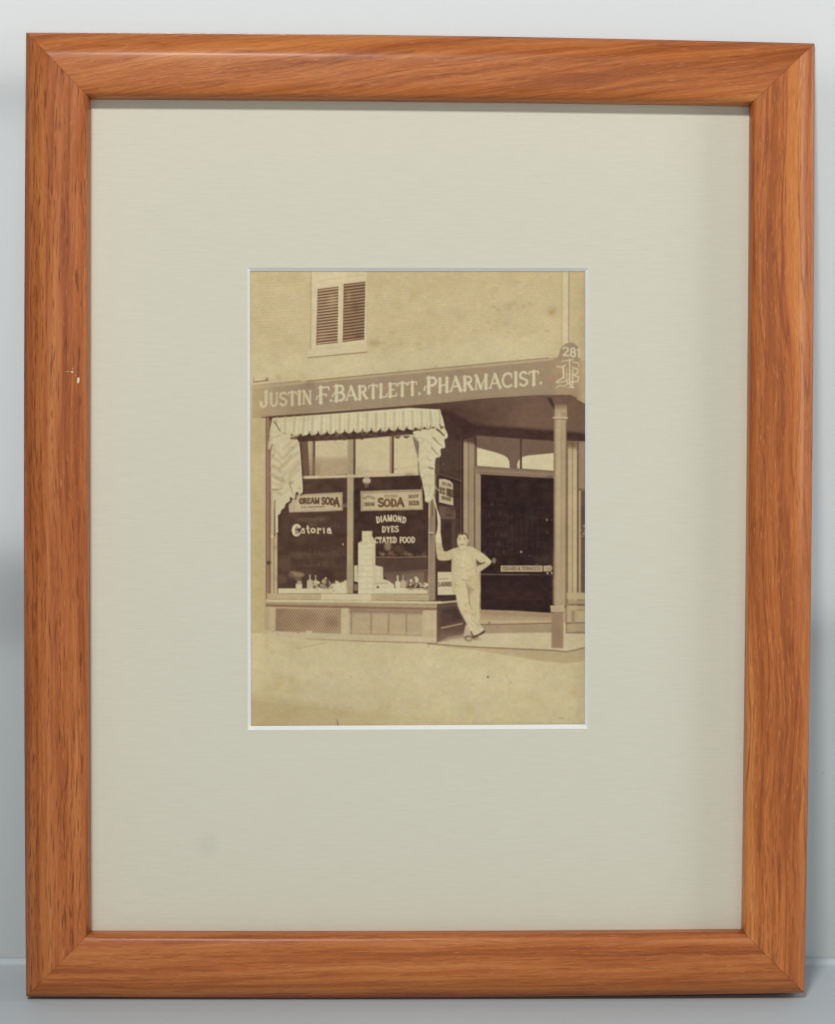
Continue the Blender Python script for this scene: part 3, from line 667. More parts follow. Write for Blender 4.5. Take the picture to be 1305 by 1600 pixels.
    rect(543, 678, 552.4, 745, (164, 148, 114)); line([(553.8, 680), (553.4, 742)], 2.4, (104, 78, 60), .9, .4); line([(543.8, 682), (543.6, 741)], 1, (182, 166, 128), .7, .3)
    rect(608.6, 676, 612.6, 741, (160, 142, 110)); line([(613.6, 676), (613, 739)], 2.2, (98, 72, 56), .9, .35)
    poly([(470, 743.8), (560, 741.4), (609, 740), (658, 738), (660, 742.4), (609, 744.6), (560, 746), (470, 748.6)], (194, 180, 142), 1, .35)
    # show windows
    poly([(434, 749.8), (543, 746.4), (543, 926), (434, 925)], (82, 59, 48)); poly([(553, 746.8), (670, 742.4), (670, 928), (553, 926)], (70, 49, 40))
    line([(472, 750), (542, 747.6)], 1.4, (100, 74, 58), .8, .5)
    for k in range(110):
        x = 436+rng.random()*104; y = 752+rng.random()*158
        t = rng.random()
        ell(x, y, 3+rng.random()*11, 2+rng.random()*7, (66+42*t, 46+36*t, 38+28*t), .3, 2.2)
    for k in range(90):
        x = 557+rng.random()*110; y = 748+rng.random()*118
        t = rng.random()
        ell(x, y, 3+rng.random()*11, 3+rng.random()*9, (52+38*t, 36+30*t, 31+24*t), .3, 2.2)
    rect(553, 765, 562, 800, (52, 38, 34), .6, 2); ell(528, 762, 8, 7, (70, 50, 46), .4, 2)
    ell(573, 751, 6.6, 5.2, (190, 180, 144), .95, .7); poly([(569, 754), (577, 754), (575, 762), (570, 762)], (126, 108, 86), .7, .8)
    for k in range(26): rect(*(lambda x, y: (x, y-4-rng.random()*6, x+2, y))(470+rng.random()*66, (822, 866, 884)[k % 3]), (108+rng.random()*26, 84+rng.random()*24, 66+rng.random()*18), .35, .7)
    for y in (822, 866, 884): line([(468, y), (540, y+1)], 1, (116, 92, 74), .4, .5)
    for k in range(18): rect(*(lambda x, y: (x, y-4-rng.random()*5, x+2.2, y))(592+rng.random()*74, 870), (106+rng.random()*40, 84+rng.random()*34, 66+rng.random()*28), .4, .6)
    # smoky shapes behind the left pane
    for (x, y, rx, ry, c) in ((480, 812, 14, 4, (120, 98, 72)), (500, 811, 9, 4, (118, 96, 72)), (486, 820, 6, 4, (110, 88, 66)), (470, 868, 18, 6, (106, 84, 68)), (515, 868, 20, 4, (100, 76, 64)),
                              (445, 880, 10, 12, (104, 80, 62)), (462, 898, 12, 6, (136, 116, 88)), (512, 864, 18, 1.2, (116, 92, 76)), (505, 900, 18, 12, (72, 50, 43)), (440, 905, 8, 8, (112, 88, 66))):
        ell(x, y, rx, ry, c, .55, 1.6)
    line([(485, 850), (484, 895)], 1.2, (112, 90, 72), .4, .6); line([(505, 855), (520, 862), (540, 860)], 1, (120, 96, 80), .4, .5)
    ell(536.2, 850.4, .9, 2.2, (214, 206, 176), .9, .35)
    # sign cards
    poly([(451, 789), (462.5, 773), (535.3, 769), (535.6, 797.6), (500, 799.4), (452, 800.6)], (181, 164, 128), 1, .5); poly([(463, 775.6), (533.8, 771.8), (533.8, 795.4), (462, 797.6)], (190, 175, 138), .9, .7)
    line([(476, 773.6), (533.8, 771.2), (534, 795.8)], .9, (160, 140, 108), .7, .3); line([(535.4, 791), (543, 789)], 5, (142, 118, 92), .6, 1)
    text("CREAM", 467.5, 787.2, 499.6, 786.6, 8.6, (84, 60, 42), .27, .2, serif=False, a=.92, soft=.3)
    ell(472.4, 783.4, 4.4, 3.8, (92, 66, 48), .55, .8)
    text("SODA", 502.8, 787.6, 522, 788.4, 10.2, (96, 66, 48), .28, .2, serif=False, a=.95, soft=.28) if False else None
    text("SO", 502.6, 788, 516, 788, 10.5, (92, 64, 46), .28, .2, serif=False, a=.95, soft=.28); text("D", 515.8, 788.4, 523, 788.8, 9.6, (92, 64, 46), .28, .2, serif=False, a=.95, soft=.28)
    text("A", 522, 790.4, 530.6, 791.4, 13, (92, 64, 46), .24, .2, serif=False, a=.95, soft=.28)
    text("ICE", 470.5, 794, 478.5, 794, 2.8, (128, 100, 76), .3, .25, serif=False, a=.85, soft=.35); text("COLD FRESH DRINKS", 481.5, 793.6, 506, 793.2, 2.8, (124, 98, 74), .26, .2, serif=False, a=.85, soft=.35) if False else line([(482, 792.3), (506, 791.6)], 2.2, (130, 106, 80), .8, .5)
    poly([(563.4, 767.4), (660, 764.4), (661.2, 796.4), (563.8, 798.6)], (172, 155, 120), 1, .4); poly([(567.2, 771), (658, 768), (658.6, 794), (567.4, 796)], (190, 175, 138), 1, .35)
    line([(566, 770.4), (658.6, 767.2)], .9, (130, 110, 82), .8, .3); line([(566.2, 771), (566.6, 796)], .8, (146, 126, 96), .6, .3)
    text("ICE COLD", 600.4, 777.6, 621.4, 776.6, 4, (118, 98, 68), .22, .16, serif=False, a=.85, soft=.25)
    text("SODA", 590.6, 791.6, 631.6, 791, 11, (104, 76, 52), .3, .24, serif=False, a=.95, soft=.25, big=(0, 3), bigk=1.16)
    text("ROOT", 638.5, 778.6, 654.4, 777.4, 4.6, (112, 82, 60), .3, .2, serif=True, a=.9, soft=.25); text("BEER", 638.6, 789.4, 655.4, 789, 6.2, (104, 84, 58), .26, .2, serif=True, a=.9, soft=.25)
    text("CREAM", 568.6, 790.4, 585.6, 790, 4.8, (100, 80, 54), .3, .2, serif=True, a=.9, soft=.25); text("BOTTLED", 568.4, 781, 585.8, 781, 3, (120, 98, 70), .3, .25, serif=False, a=.85, soft=.3, sag=3)
    # lettering on the glass
    W2 = (206, 196, 158)
    text("DIAMOND", 588.4, 818, 634.6, 817.4, 9, W2, .26, .2, serif=False, sag=3.6, soft=.22, gap=.06)
    text("DYES", 596.6, 831.6, 623.8, 830.8, 8.8, W2, .27, .2, serif=False, soft=.22, gap=.08)
    text("ACTATED", 579.2, 848.2, 620.4, 848, 8.6, W2, .25, .2, serif=False, soft=.22, gap=.05); text("FOOD", 623.8, 848, 649, 847.8, 8.6, W2, .25, .2, serif=False, soft=.22, gap=.05)
    lay(stroke_mask([(arc(463.6, 828.6, 6, 8.2, -40, -330, 16), (4.2, 2.4)), ([(466.8, 822.5), (464, 825), (462, 823.6)], 2.6), ([(460.4, 822), (459.4, 835)], 3.2)], .25), W2, 1)
    ell(463.4, 832.4, 3.6, 4, W2, .6, .8); ell(464, 824, 1.4, 1.2, (110, 86, 68), .8, .5)
    lo = [([(471.8, 826.6), (474.6, 825.6), (475.6, 829.5), (475.8, 833)], 1.8), (arc(473.2, 830.6, 2.4, 2.4, 0, 360, 10), 1.7), ([(483, 824.6), (479.6, 825.2), (482.6, 829.4), (481, 832.4)], 1.0),
          ([(480.8, 822), (481.4, 830.8), (483.6, 833)], 2.5), ([(478.6, 826), (484, 825.4)], 1.3), (arc(489.4, 829, 3, 3.1, 0, 360, 12), 2.5), ([(497, 825.4), (496.8, 833)], 2.6), ([(495, 833.3), (499, 833.3)], 1.2),
          ([(497, 828.4), (501, 825.8), (501.4, 827.8)], 2.2), ([(506, 825.4), (506.6, 833)], 2.2), ([(504.6, 825.8), (506, 825.4)], 1.2), ([(512, 827), (515.2, 825.6), (516.4, 829), (516.6, 833)], 2.6), (arc(514, 830.8, 2.3, 2.2, 0, 360, 10), 2.0), ([(516, 832.8), (518.6, 833.2)], 1.4)]
    lay(stroke_mask(lo, .2), W2, 1)
    # goods behind the glass on the right
    ell(606, 853.5, 5.4, 7.2, (160, 142, 110), .75, 1.4); ell(598, 866, 4.4, 2.4, (150, 130, 100), .7, 1); ell(593.6, 863.5, 2, 2, (140, 118, 92), .6, .8); ell(611, 864, 4, 3, (132, 110, 86), .6, 1.2)
    ell(624, 857, 8, 6, (98, 72, 60), .7, 2); ell(634, 864.5, 4.4, 3.6, (134, 110, 88), .6, 1.2); ell(641, 866.5, 4, 2.6, (136, 114, 88), .6, 1); ell(618, 867, 3, 2, (120, 96, 76), .5, 1); ell(651, 858, 9, 8, (62, 46, 42), .6, 2.4)
    line([(588, 870.6), (622, 871), (668, 870)], 1.5, (158, 138, 110), .8, .4); poly([(588, 872.5), (669, 871.6), (669, 893), (590, 896)], (88, 66, 56), .9, .8)
    line([(600, 896), (634, 893.6), (669, 890.4)], 1.2, (134, 112, 90), .8, .4); poly([(600, 897.5), (669, 892.4), (669, 914), (612, 916)], (124, 104, 84), .95, 1)
    poly([(590, 897), (614, 893), (628, 895), (640, 911), (617, 912)], (104, 80, 66), .6, 2); rect(663, 892, 669, 912, (96, 70, 58), .7, 1)
    # pyramid of white boxes
    BX = (205, 198, 160)
    poly([(553, 884), (559, 883), (560, 910), (553, 908)], BX, .95, .4); poly([(586, 883), (598.4, 886), (599, 905), (606, 906.6), (616, 914), (617, 926), (586, 926)], BX, .96, .4)
    rect(559.6, 848.4, 586.8, 928, BX, 1, .3); rect(565.6, 829.8, 581.6, 849, (203, 194, 155), 1, .3)
    poly([(563, 846), (582, 846), (583, 840), (587, 849), (560, 849)], (203, 194, 150), .9, .6); ell(568, 850, 5, 3, (200, 182, 128), .7, 1.5); line([(578.6, 851), (578.6, 905)], .8, (188, 176, 140), .6, .4)
    line([(560, 848.8), (586, 848.8)], .7, (190, 176, 138), .6, .3); line([(587, 884), (587.2, 910)], .8, (186, 174, 136), .6, .4)
    for y in (857, 866, 875, 884, 893, 902): line([(560, y), (586.4, y)], .6, (190, 180, 142), .35, .3)
    line([(586, 912), (606, 911)], 1.6, (150, 124, 98), .75, .7); ell(590.4, 918.4, 1.9, 3.2, (78, 58, 48), .9, .5); rect(553.6, 913, 559, 923, (172, 150, 118), .6, .7)
    for y in (857, 866, 875, 884, 893, 902, 911, 920): line([(560+rng.random()*2, y), (586-rng.random()*2, y)], .8, (176, 162, 124), .5, .35)
    for y, xa, xb in ((838, 566, 581), (892, 553, 598), (901, 553, 600), (917, 600, 616)): line([(xa, y), (xb, y)], .8, (178, 164, 126), .45, .35)
    rect(582, 849, 586.8, 928, (186, 172, 134), .45, .8); rect(578.6, 830, 581.6, 849, (184, 170, 132), .5, .6); rect(594, 886, 598.4, 906, (182, 168, 130), .5, .8)
    for k in range(12): ell(562+rng.random()*22, 852+rng.random()*70, 1.6, .8, (168, 152, 116), .4, .4)
    # bottles and piled wares
    def bottle(x, y0, y1, w, c=BX, a=.95):
        poly([(x-1, y0), (x+1, y0), (x+1.1, y0+(y1-y0)*.32), (x+w, y0+(y1-y0)*.42), (x+w, y1), (x-w, y1), (x-w, y0+(y1-y0)*.42), (x-1.1, y0+(y1-y0)*.32)], c, a, .35)
    bottle(621.5, 899, 924, 3.7); bottle(630, 899, 921, 4.2, (190, 178, 140), .85); rect(634.5, 906, 637, 918, (184, 170, 134), .6, 1)
    for k in range(60):
        t = rng.random(); x = 640+t*29; y = 917-rng.random()*(11*math.exp(-((x-648)/7)**2)+6)
        c = BX if rng.random() < .7 else (136, 108, 84)
        ell(x, y, .8+rng.random()*1.5, .7+rng.random()*1.3, c, .8, .35)
    rect(586, 919, 669, 928.5, (204, 196, 157), .95, .6)
    for k in range(22): ell(632+rng.random()*36, 917.5+rng.random()*4.5, .7+rng.random(), .8+rng.random()*.8, (130, 98, 78), .6, .4)
    rect(434.6, 919.4, 543, 927.5, (202, 192, 152), 1, .5); rect(462.4, 912, 472.4, 922, (198, 188, 150), 1, .5); rect(464.5, 907.5, 471.6, 913, (170, 156, 120), .9, .6)
    poly([(452, 892), (476, 896), (475, 900), (470, 902), (471, 906), (462, 906), (460, 899)], (148, 128, 98), .75, .8); rect(460, 901.5, 472, 904.8, (92, 72, 56), .7, .6)
    bottle(484.4, 898, 920, 4.6, (196, 186, 148), .9); bottle(493.4, 898, 921, 3.6, (186, 172, 136), .85); ell(484.6, 899, 1.8, 1.6, (150, 130, 112), .8, .5)
    for k in range(90):
        x = 488+rng.random()*52; top = 917-11*math.exp(-((x-506)/6)**2)-6*math.exp(-((x-494)/5)**2)-7*math.exp(-((x-514)/5)**2)-(8 if x > 520 else 3)
        y = top+rng.random()*(921-top)
        ell(x, y, 1+rng.random()*1.6, .8+rng.random()*1.3, BX if rng.random() < .78 else (140, 112, 86), .8, .4)
    poly([(521, 922), (522, 912), (530, 910), (536, 910.5), (540, 905.5), (542.4, 908), (542.4, 927), (521, 927)], (204, 196, 158), .95, .6)
    for k in range(16): ell(489+rng.random()*32, 915.5+rng.random()*3, .9+rng.random(), .7+rng.random()*.7, (118, 86, 64), .65, .4)
    ell(521.6, 923.4, 1.3, 1.1, (150, 120, 92), .8, .4)
    # mullion and corner post
    poly([(542.8, 745), (552.6, 745), (551.8, 927), (542.2, 927)], (172, 155, 120), 1, .3); line([(543.6, 748), (543, 926)], 1, (190, 174, 136), .7, .3); line([(553.4, 748), (552.6, 925)], 1.6, (96, 74, 58), .8, .4)
    rect(542.4, 880, 551.6, 927, (160, 142, 108), .5, 2)
    poly([(669.8, 740), (681, 740), (680.6, 938), (669, 938)], (146, 128, 102), 1, .3); line([(670.6, 770), (669.8, 936)], 1.2, (176, 158, 124), .7, .4); line([(678, 760), (677, 936)], 1.4, (158, 140, 114), .5, .5)
    rect(672.6, 770, 675.6, 850, (116, 98, 76), .35, .6)
    rect(680.6, 770, 685.6, 940, (74, 52, 43), .9, .6); ell(673.6, 832.6, 3.4, 1.6, (190, 176, 144), .9, .6); ell(674, 835, 3, 1.2, (86, 66, 54), .7, .5)
    # cill and ledge
    poly([(417, 927.4), (560, 928), (670, 929), (670, 938.6), (417, 936)], (180, 164, 124), 1, .4); poly([(502, 927.6), (580, 928.4), (580, 938), (502, 937)], (203, 193, 155), .95, .5)
    poly([(590, 931), (669, 932), (669, 937), (590, 936)], (172, 155, 120), .7, .8)
    poly([(416, 936.4), (560, 937.6), (684, 939.6), (708, 937.6), (742, 934), (742, 938), (683, 943.8), (416, 941)], (199, 187, 146), 1, .45)
    poly([(416, 940.6), (560, 942), (683.4, 944.2), (683.2, 949.4), (560, 946.6), (416, 943.8)], (170, 152, 116), 1, .35); line([(416, 942.4), (683, 945.4)], 1, (150, 130, 98), .5, .4)
    poly([(415.5, 943.8), (560, 946.8), (683, 949.8), (683, 953.8), (560, 951.6), (415.5, 948)], (130, 102, 78), .95, .6)
    # base: wire mesh panel, boarded panels
    poly([(417, 948), (683, 953.8), (683, 1004), (640, 1001.8), (417, 990)], (186, 171, 131), 1, .3)
    rect(417, 948, 421, 985, (172, 154, 116), .7, .8)
    mesh_p = [(431, 950.6), (533, 951.8), (532.4, 989.2), (430.6, 986)]
    poly(mesh_p, (130, 103, 78), 1, .5)
    mk = mask_poly(mesh_p)
    (sy, sx), f = mk
    X = (np.arange(sx.start, sx.stop)/CS+PX0)[None, :]; Y = (np.arange(sy.start, sy.stop)/CS+PY0)[:, None]
    for s in (-1, 1):
        w = .5+.5*np.cos((X*1.0+s*Y*.62)*2*math.pi/3.9)
        fade = np.clip((X-405)/80, .35, 1)
        lay(((sy, sx), (f*(w**3)*fade*.9).astype(np.float32)), (196, 178, 138))
    ell(482, 966, 14, 9, (118, 90, 68), .35, 5); ell(518, 972, 10, 9, (100, 74, 58), .35, 4); line([(428, 949), (533, 951)], 1.4, (168, 140, 108), .7, .5)
    rect(533.8, 950, 544.6, 992, (194, 180, 140), 1, .4)
    poly([(547, 952), (660, 954.5), (660, 993), (547, 990.5)], (178, 160, 124), 1, .5)
    poly([(546, 950.5), (662, 953), (661, 960), (546, 957)], (134, 110, 88), .75, 1.6)
    for x in (549, 580, 607, 635): 
        line([(x, 955), (x-.4, 990)], 2, (146, 124, 96), .7, .6)
        for y in range(958, 988, 4): ell(x+rng.random()*1.6, y, 1, 1.4, (126, 104, 82), .5, .4)
    line([(548, 990.8), (660, 993.2)], 1.2, (156, 136, 104), .8, .4); line([(548, 986.6), (660, 989)], .9, (196, 180, 142), .7, .4)
    rect(661, 955, 682.5, 1003, (190, 174, 136), 1, .5); line([(663, 960), (663, 1000)], 1, (172, 154, 118), .6, .4); line([(675, 958), (675, 1002)], 3, (180, 164, 126), .6, 1)
    poly([(417, 986), (540, 990.8), (683, 995.5), (683, 1005), (640, 1003), (540, 1000.4), (480, 998), (417, 990)], (194, 180, 142), .95, .5)
    line([(425, 986.4), (532, 990)], .9, (160, 140, 106), .6, .4); ell(466, 988.6, 1.3, .8, (120, 96, 72), .8, .4); rect(478, 985.4, 488, 989, (198, 184, 146), .9, .4); ell(434, 991, 1, 1, (140, 116, 86), .6, .4)
    line([(472, 998.4), (520, 1000), (560, 1001.6), (683, 1005.2)], (1.0, 1.8), (136, 112, 84), .85, .4)
    # side of the bay, beside the man's legs
    grad([(683.2, 948), (742, 938.6), (742, 992), (683.2, 1004)], (92, 68, 56), (120, 98, 78), (0, 975), (0, 1000), 1, .5)
    poly([(692, 952), (716, 949), (724, 968), (694, 974)], (70, 52, 46), .75, 2); poly([(683.4, 944.5), (712, 941), (712, 946), (684, 950)], (100, 78, 62), .8, .8)
    for x in (697, 701, 705): line([(x, 958), (x-.4, 974)], 1.1, (124, 102, 82), .4, .7)
    line([(690.6, 981), (722.6, 974.4)], (2.8, 2.0), (168, 150, 118), .9, .4); line([(686, 955), (686, 1000)], 3, (104, 80, 64), .6, 1); line([(683.4, 948), (683, 1003)], 1.4, (82, 60, 50), .7, .5)
    poly([(684, 1004), (700, 996), (742, 987), (742, 996), (700, 1003)], (178, 160, 128), .7, 1.5)
    # placard behind the man
    rect(684, 893.6, 716, 929.6, (200, 187, 150), 1, .35); poly([(684, 931), (716, 929.4), (716, 938), (690, 940)], (60, 42, 38), .95, .7); line([(688, 936.6), (712, 933)], 1.2, (104, 80, 70), .6, .5)
    for y in (899, 902.5): line([(687, y), (702, y)], .7, (176, 160, 126), .5, .3)
    line([(686, 905), (700, 904.4)], 1.8, (140, 118, 92), .6, .4)
    text("LAUNDRY", 684.8, 916.4, 712, 915.6, 6.4, (108, 84, 62), .26, .2, serif=False, a=.9, soft=.25); line([(686, 922), (702, 921.4)], .8, (170, 154, 122), .6, .4)
    # ---- the awning
    top = lambda x: 652.6-(x-425)*(652.6-640.2)/(687-425)
    low = lambda x: 683-(x-425)*(683-668.5)/(696-425)
    poly([(420, 680), (560, 668), (700, 662), (698, 679), (640, 679), (560, 686), (470, 690), (420, 690)], (72, 50, 42), .95, .5)
    aw = [(425.5, 653.4), (560, 643.4), (640, 637.2), (687.4, 639.8), (691.6, 652), (696.4, 671.5)]
    xs = list(np.linspace(695, 424, 160))
    for x in xs:
        c = abs(math.sin(math.pi*(x-428.0)/13.85))
        aw.append((x, low(x)-4.6*(1-c**.55)))
    aw.append((421.6, 676))
    poly(aw, AWN, 1, .25)
    for i in range(20):
        x = 428+13.85*i
        if x < 690:
            line([(x+7+(x-560)*.02, top(x)+1), (x+6.8+(x-560)*.035, low(x)-1)], 4.2, (182, 168, 126), .75, .6); line([(x+.5+(x-560)*.02, top(x)+1), (x+.5+(x-560)*.035, low(x)-6)], 1, (176, 162, 122), .5, .4)
            if 470 < x < 645: line([(x, low(x)-6.6), (x, low(x)-3.4)], (.4, 2), (76, 54, 44), .75, .3)
            line([(x+3, low(x)-1.2), (x+7, low(x)+.3), (x+11, low(x)-1.2)], .8, (176, 162, 122), .5, .3)
    for i in range(18):
        x = 496+i*13.9
        if 490 < x < 550 or 560 < x < 575 or 617 < x < 640: poly([(x-6, 681.5), (x+6, 681), (x+3.4, 687.6-(x-500)*.03), (x, 689.4-(x-500)*.03), (x-3.4, 687.6-(x-500)*.03)], (92, 66, 52), .9, .5)
    text("AWNING", 560, 675, 604, 673, 4, (170, 156, 118), .2, .2) if False else None
    for k in range(26): ell(498+rng.random()*140, 677+rng.random()*7, 1+rng.random()*3, .8+rng.random()*1.6, (116+rng.random()*40, 92+rng.random()*34, 72+rng.random()*24), .4, .7)
    for x in (566, 573, 585, 597): ell(x, 674.8-(x-566)*.02, 3, 1.4, (172, 158, 126), .6, .6)
    for i in range(20):
        x = 434.9+13.85*i
        if x < 690: ell(x-3.4, low(x)-3.4, 2.6, 2.2, (184, 172, 132), .5, .8)
    poly([(426, 655), (500, 649), (500, 655), (426, 662)], (190, 178, 138), .5, 2)
    # left gathered curtain
    cl = [(421.4, 676), (426, 655), (440, 679), (457, 680), (464, 685.5), (468.4, 693), (470.4, 717), (472.4, 748), (473.8, 767.6), (472, 771), (468.4, 773.4), (465, 771), (463.6, 768.5), (461.6, 773), (461.2, 779),
          (458, 779.6), (455.6, 777), (453, 776.2), (453.4, 783), (449.8, 785), (446, 787.6), (445.4, 793), (441, 796), (439, 798.6), (438.4, 803), (434, 804.6), (435, 816), (434.4, 826), (435.6, 832), (430, 832.6), (429.4, 800), (427.6, 790), (425, 770), (423.6, 745), (423.4, 712), (426.5, 690)]
    poly([(q[0]+2.4, q[1]+1.5) for q in cl], (66, 46, 38), .7, 1.0)
    poly(rnd(cl, 1), (199, 190, 152), 1, .45)
    poly([(421.4, 676), (424.6, 660), (426, 690), (421, 702), (419, 701)], (194, 182, 142), .95, .4); line([(426, 694), (424, 703)], 1.6, (128, 98, 70), .8, .4)
    for pts, w, a in [([(436, 733), (447, 722), (455, 712)], 3.2, .45), ([(452, 741), (461, 732), (468, 724)], 3.4, .45), ([(424, 742), (434, 748), (444, 752)], 3.6, .55), ([(424, 727), (432, 730), (438, 736)], 2.8, .5),
                      ([(426, 765), (436, 765), (441, 762)], 2.6, .5), ([(445, 716), (452, 706), (453, 694)], 2.2, .4), ([(437, 757), (441, 752)], 2.4, .5), ([(426, 712), (429, 706), (430, 695)], 2, .45), ([(456, 701), (462, 697)], 3, .4), ([(436, 770), (440, 774)], 2.2, .5), ([(446, 770), (452, 762)], 2.4, .3)]:
        line(pts, w*1.25, (164, 148, 110), a*1.05, 1.0)
    line([(452, 755), (455.5, 764), (459, 775)], (2.0, .8), (132, 104, 78), .7, .5); ell(455, 754, 3.2, 2.2, (142, 114, 88), .7, 1.2); ell(441, 748, 3.4, 3.4, (152, 128, 98), .55, 1.6)
    for i in range(6): line([(424, 701+i*13), (435, 708+i*12.6), (441, 716+i*11)], 4.6, (178, 163, 124), .5, 1.1)
    for i in range(5): line([(444, 757-i*14), (455, 744-i*13.5), (467, 734-i*14)], 4.8, (178, 163, 124), .5, 1.1)
    ell(464.4, 770.6, 2.2, 1.9, (84, 58, 46), .9, .5); ell(468, 763, 3, 1.2, (156, 136, 100), .6, .5); ell(431, 765, 6, 1.5, (140, 116, 86), .55, .8); ell(427.4, 712, 1.6, 2.4, (158, 136, 94), .7, .6); ell(458, 699, 1.6, 1.8, (150, 124, 92), .6, .5)
    line([(426, 684), (430, 683), (436, 680.5), (440, 679)], 1.1, (156, 132, 100), .6, .6); line([(441, 677.6), (456, 677)], 1.0, (164, 144, 106), .6, .4)
    line([(455, 684.4), (463, 685)], 3.2, (92, 64, 48), .85, .5); line([(429.5, 782), (429.5, 838)], 1.4, (92, 70, 54), .8, .35); line([(425.6, 772), (426.6, 800), (425.4, 838)], 2.6, (192, 178, 140), .9, .4)
    ell(425.6, 838, 2.6, 3, (198, 184, 146), .9, .5); ell(419.6, 879.4, 3, 3.2, (72, 66, 54), .95, .8); line([(421, 877.6), (424.6, 879.6)], 1.4, (90, 76, 62), .7, .5); line([(419, 883), (418.6, 905)], 1, (150, 128, 96), .6, .5)
    # right gathered curtain and the folds of the awning's end
    cr = [(644.6, 674), (660, 671), (688, 668), (694.6, 668), (698.4, 675), (700.4, 681), (698.6, 685), (694, 686.2), (695.6, 695), (696, 699.5), (693, 700.4), (688.6, 700.8), (688.6, 706), (689.4, 711), (686.8, 714.8), (680.6, 714.6),
          (679.6, 728), (678.8, 752), (679.4, 765), (676.6, 778.6), (672, 784.8), (665.6, 785), (663.4, 781), (664.4, 778), (661.6, 762), (658.6, 747.5), (655.4, 738), (655.2, 716), (656.4, 700), (656.6, 690), (651, 684), (646, 678.6)]
    poly([(q[0]-1.8, q[1]+1.2) for q in cr[20:]], (70, 50, 42), .6, .8)
    poly(rnd(cr, 1), (202, 195, 156), 1, .4)
    for pts, w, c, a in [([(683, 671), (686, 673), (694, 680.6)], (3.6, 2.2), (104, 76, 56), .9), ([(677.5, 684), (684.5, 692), (691, 696.5)], (3.2, 1.6), (146, 128, 94), .75), ([(675, 700), (681, 707), (685.6, 711)], (3.2, 1.6), (146, 128, 96), .7),
                         ([(649, 671.5), (658, 673.2)], 1.2, (112, 84, 62), .75), ([(664, 669.5), (671, 671)], 1.2, (110, 84, 62), .8), ([(658, 668), (657.4, 672.5)], 1.6, (96, 70, 54), .7), ([(673, 666), (672.6, 669.4)], 1.6, (96, 70, 54), .75),
                         ([(687, 663), (690, 670)], (1, 2.2), (86, 62, 48), .85), ([(648, 684.2), (662, 684.8)], 1, (150, 128, 94), .55), ([(651, 688), (651, 700)], .8, (160, 140, 104), .5), ([(659, 695), (663, 685)], 1.4, (176, 162, 124), .6),
                         ([(667, 712), (672, 720)], 1.8, (170, 156, 118), .6), ([(657, 727), (668, 727)], 1, (182, 168, 130), .5), ([(670.6, 730.2), (676.4, 732.4)], 2, (88, 72, 54), .85), ([(669, 741), (678, 744)], 1, (160, 142, 108), .6), ([(668, 775), (672, 768), (671, 758)], 1.6, (172, 156, 118), .6), ([(676, 670), (674, 700)], 1.6, (180, 168, 130), .5)]:
        line(pts, w, c, a, .35)
    for i in range(6): line([(657+i*.6, 692+i*14), (664, 687+i*14), (672+i*.5, 694+i*13)], 3.6, (184, 170, 132), .5, 1.0)
    # rope and stay
    line([(674.6, 776), (677.4, 778), (681, 790), (684, 800)], (5, 1.6), (196, 184, 146), .95, .4); line([(671.4, 784), (671, 800), (670.6, 808)], 2.4, (186, 170, 134), .8, .4); line([(675.5, 782), (676, 806)], 2.6, (110, 90, 68), .7, .6)
    line([(679.4, 757.6), (682.4, 763.6), (686, 766.4)], 1.8, (176, 164, 138), .9, .35)
    # ---- the man, arm up against the post
    M1 = (196, 184, 142); M2 = (190, 176, 135)
    poly([(682.4, 796), (685, 799), (688, 808), (688.8, 816), (688.4, 832), (690, 842), (690.6, 852), (692, 858), (684, 860), (681, 850), (680.4, 838), (683.4, 829), (684.2, 818), (683.2, 806)], (204, 195, 156), 1, .35)
    ell(685.4, 833, 2.8, 4.8, (206, 196, 156), .8, .8); line([(683, 822), (683, 832)], .7, (150, 128, 98), .6, .3)
    arm = [(680.6, 848), (689.6, 848), (692, 858), (695, 862.4), (702, 860), (708, 857), (713.4, 855.4), (709, 872), (704, 874.8), (698, 876), (688, 876), (683.6, 874), (681.6, 862)]
    poly(rnd(arm), M2, 1, .4)
    torso = [(707, 859), (712, 856.4), (718.4, 853.4), (722, 858.6), (727, 858), (731, 853), (738, 854), (743, 857.6), (750, 861.6), (757.4, 866.6), (763, 871.4), (768.6, 877), (767.4, 880.4), (763, 884.6), (756, 889.6), (748, 895),
             (748.6, 903), (750, 917), (751, 925), (748.6, 926.4), (744, 925), (735, 921), (728.5, 914), (723, 921), (722, 929), (713, 929), (706.8, 927.8), (705.6, 912), (705.4, 893), (706, 878)]
    poly(rnd(torso), M1, 1, .4); ell(724, 874, 10, 13, (207, 198, 156), .7, 4); ell(721, 908, 8, 14, (205, 195, 153), .6, 3.5); ell(752, 868, 5, 4, (204, 194, 152), .6, 2)
    poly([(743.4, 874), (751, 879.4), (760, 878), (757, 881), (750, 883.6), (745, 886)], (92, 68, 56), .95, .5); poly([(745, 884), (757, 880), (764, 879), (756, 888), (748, 893)], (190, 177, 138), .8, .6)
    line([(764, 880.6), (757, 887), (749, 893.6)], 1.1, (152, 130, 100), .6, .4); line([(738, 876), (739, 868)], 1.1, (172, 156, 118), .7, .6); line([(743.6, 872), (745, 892), (748, 895)], 1.2, (166, 150, 114), .7, .5)
    poly([(728, 900), (748, 897), (750, 925), (740, 924), (731, 913)], (188, 173, 130), .6, 1.5); line([(722.6, 905.4), (729, 907), (736, 906.6)], 1.6, (154, 132, 102), .8, .6); line([(727, 909), (732, 915), (741, 922)], 1.3, (150, 130, 98), .7, .5)
    line([(738, 896), (746, 892)], 1, (172, 156, 118), .6, .5); line([(730, 902), (742, 901)], 1.1, (170, 152, 114), .5, .6); line([(719, 860), (721, 880), (720, 902)], .9, (182, 168, 126), .6, .5)
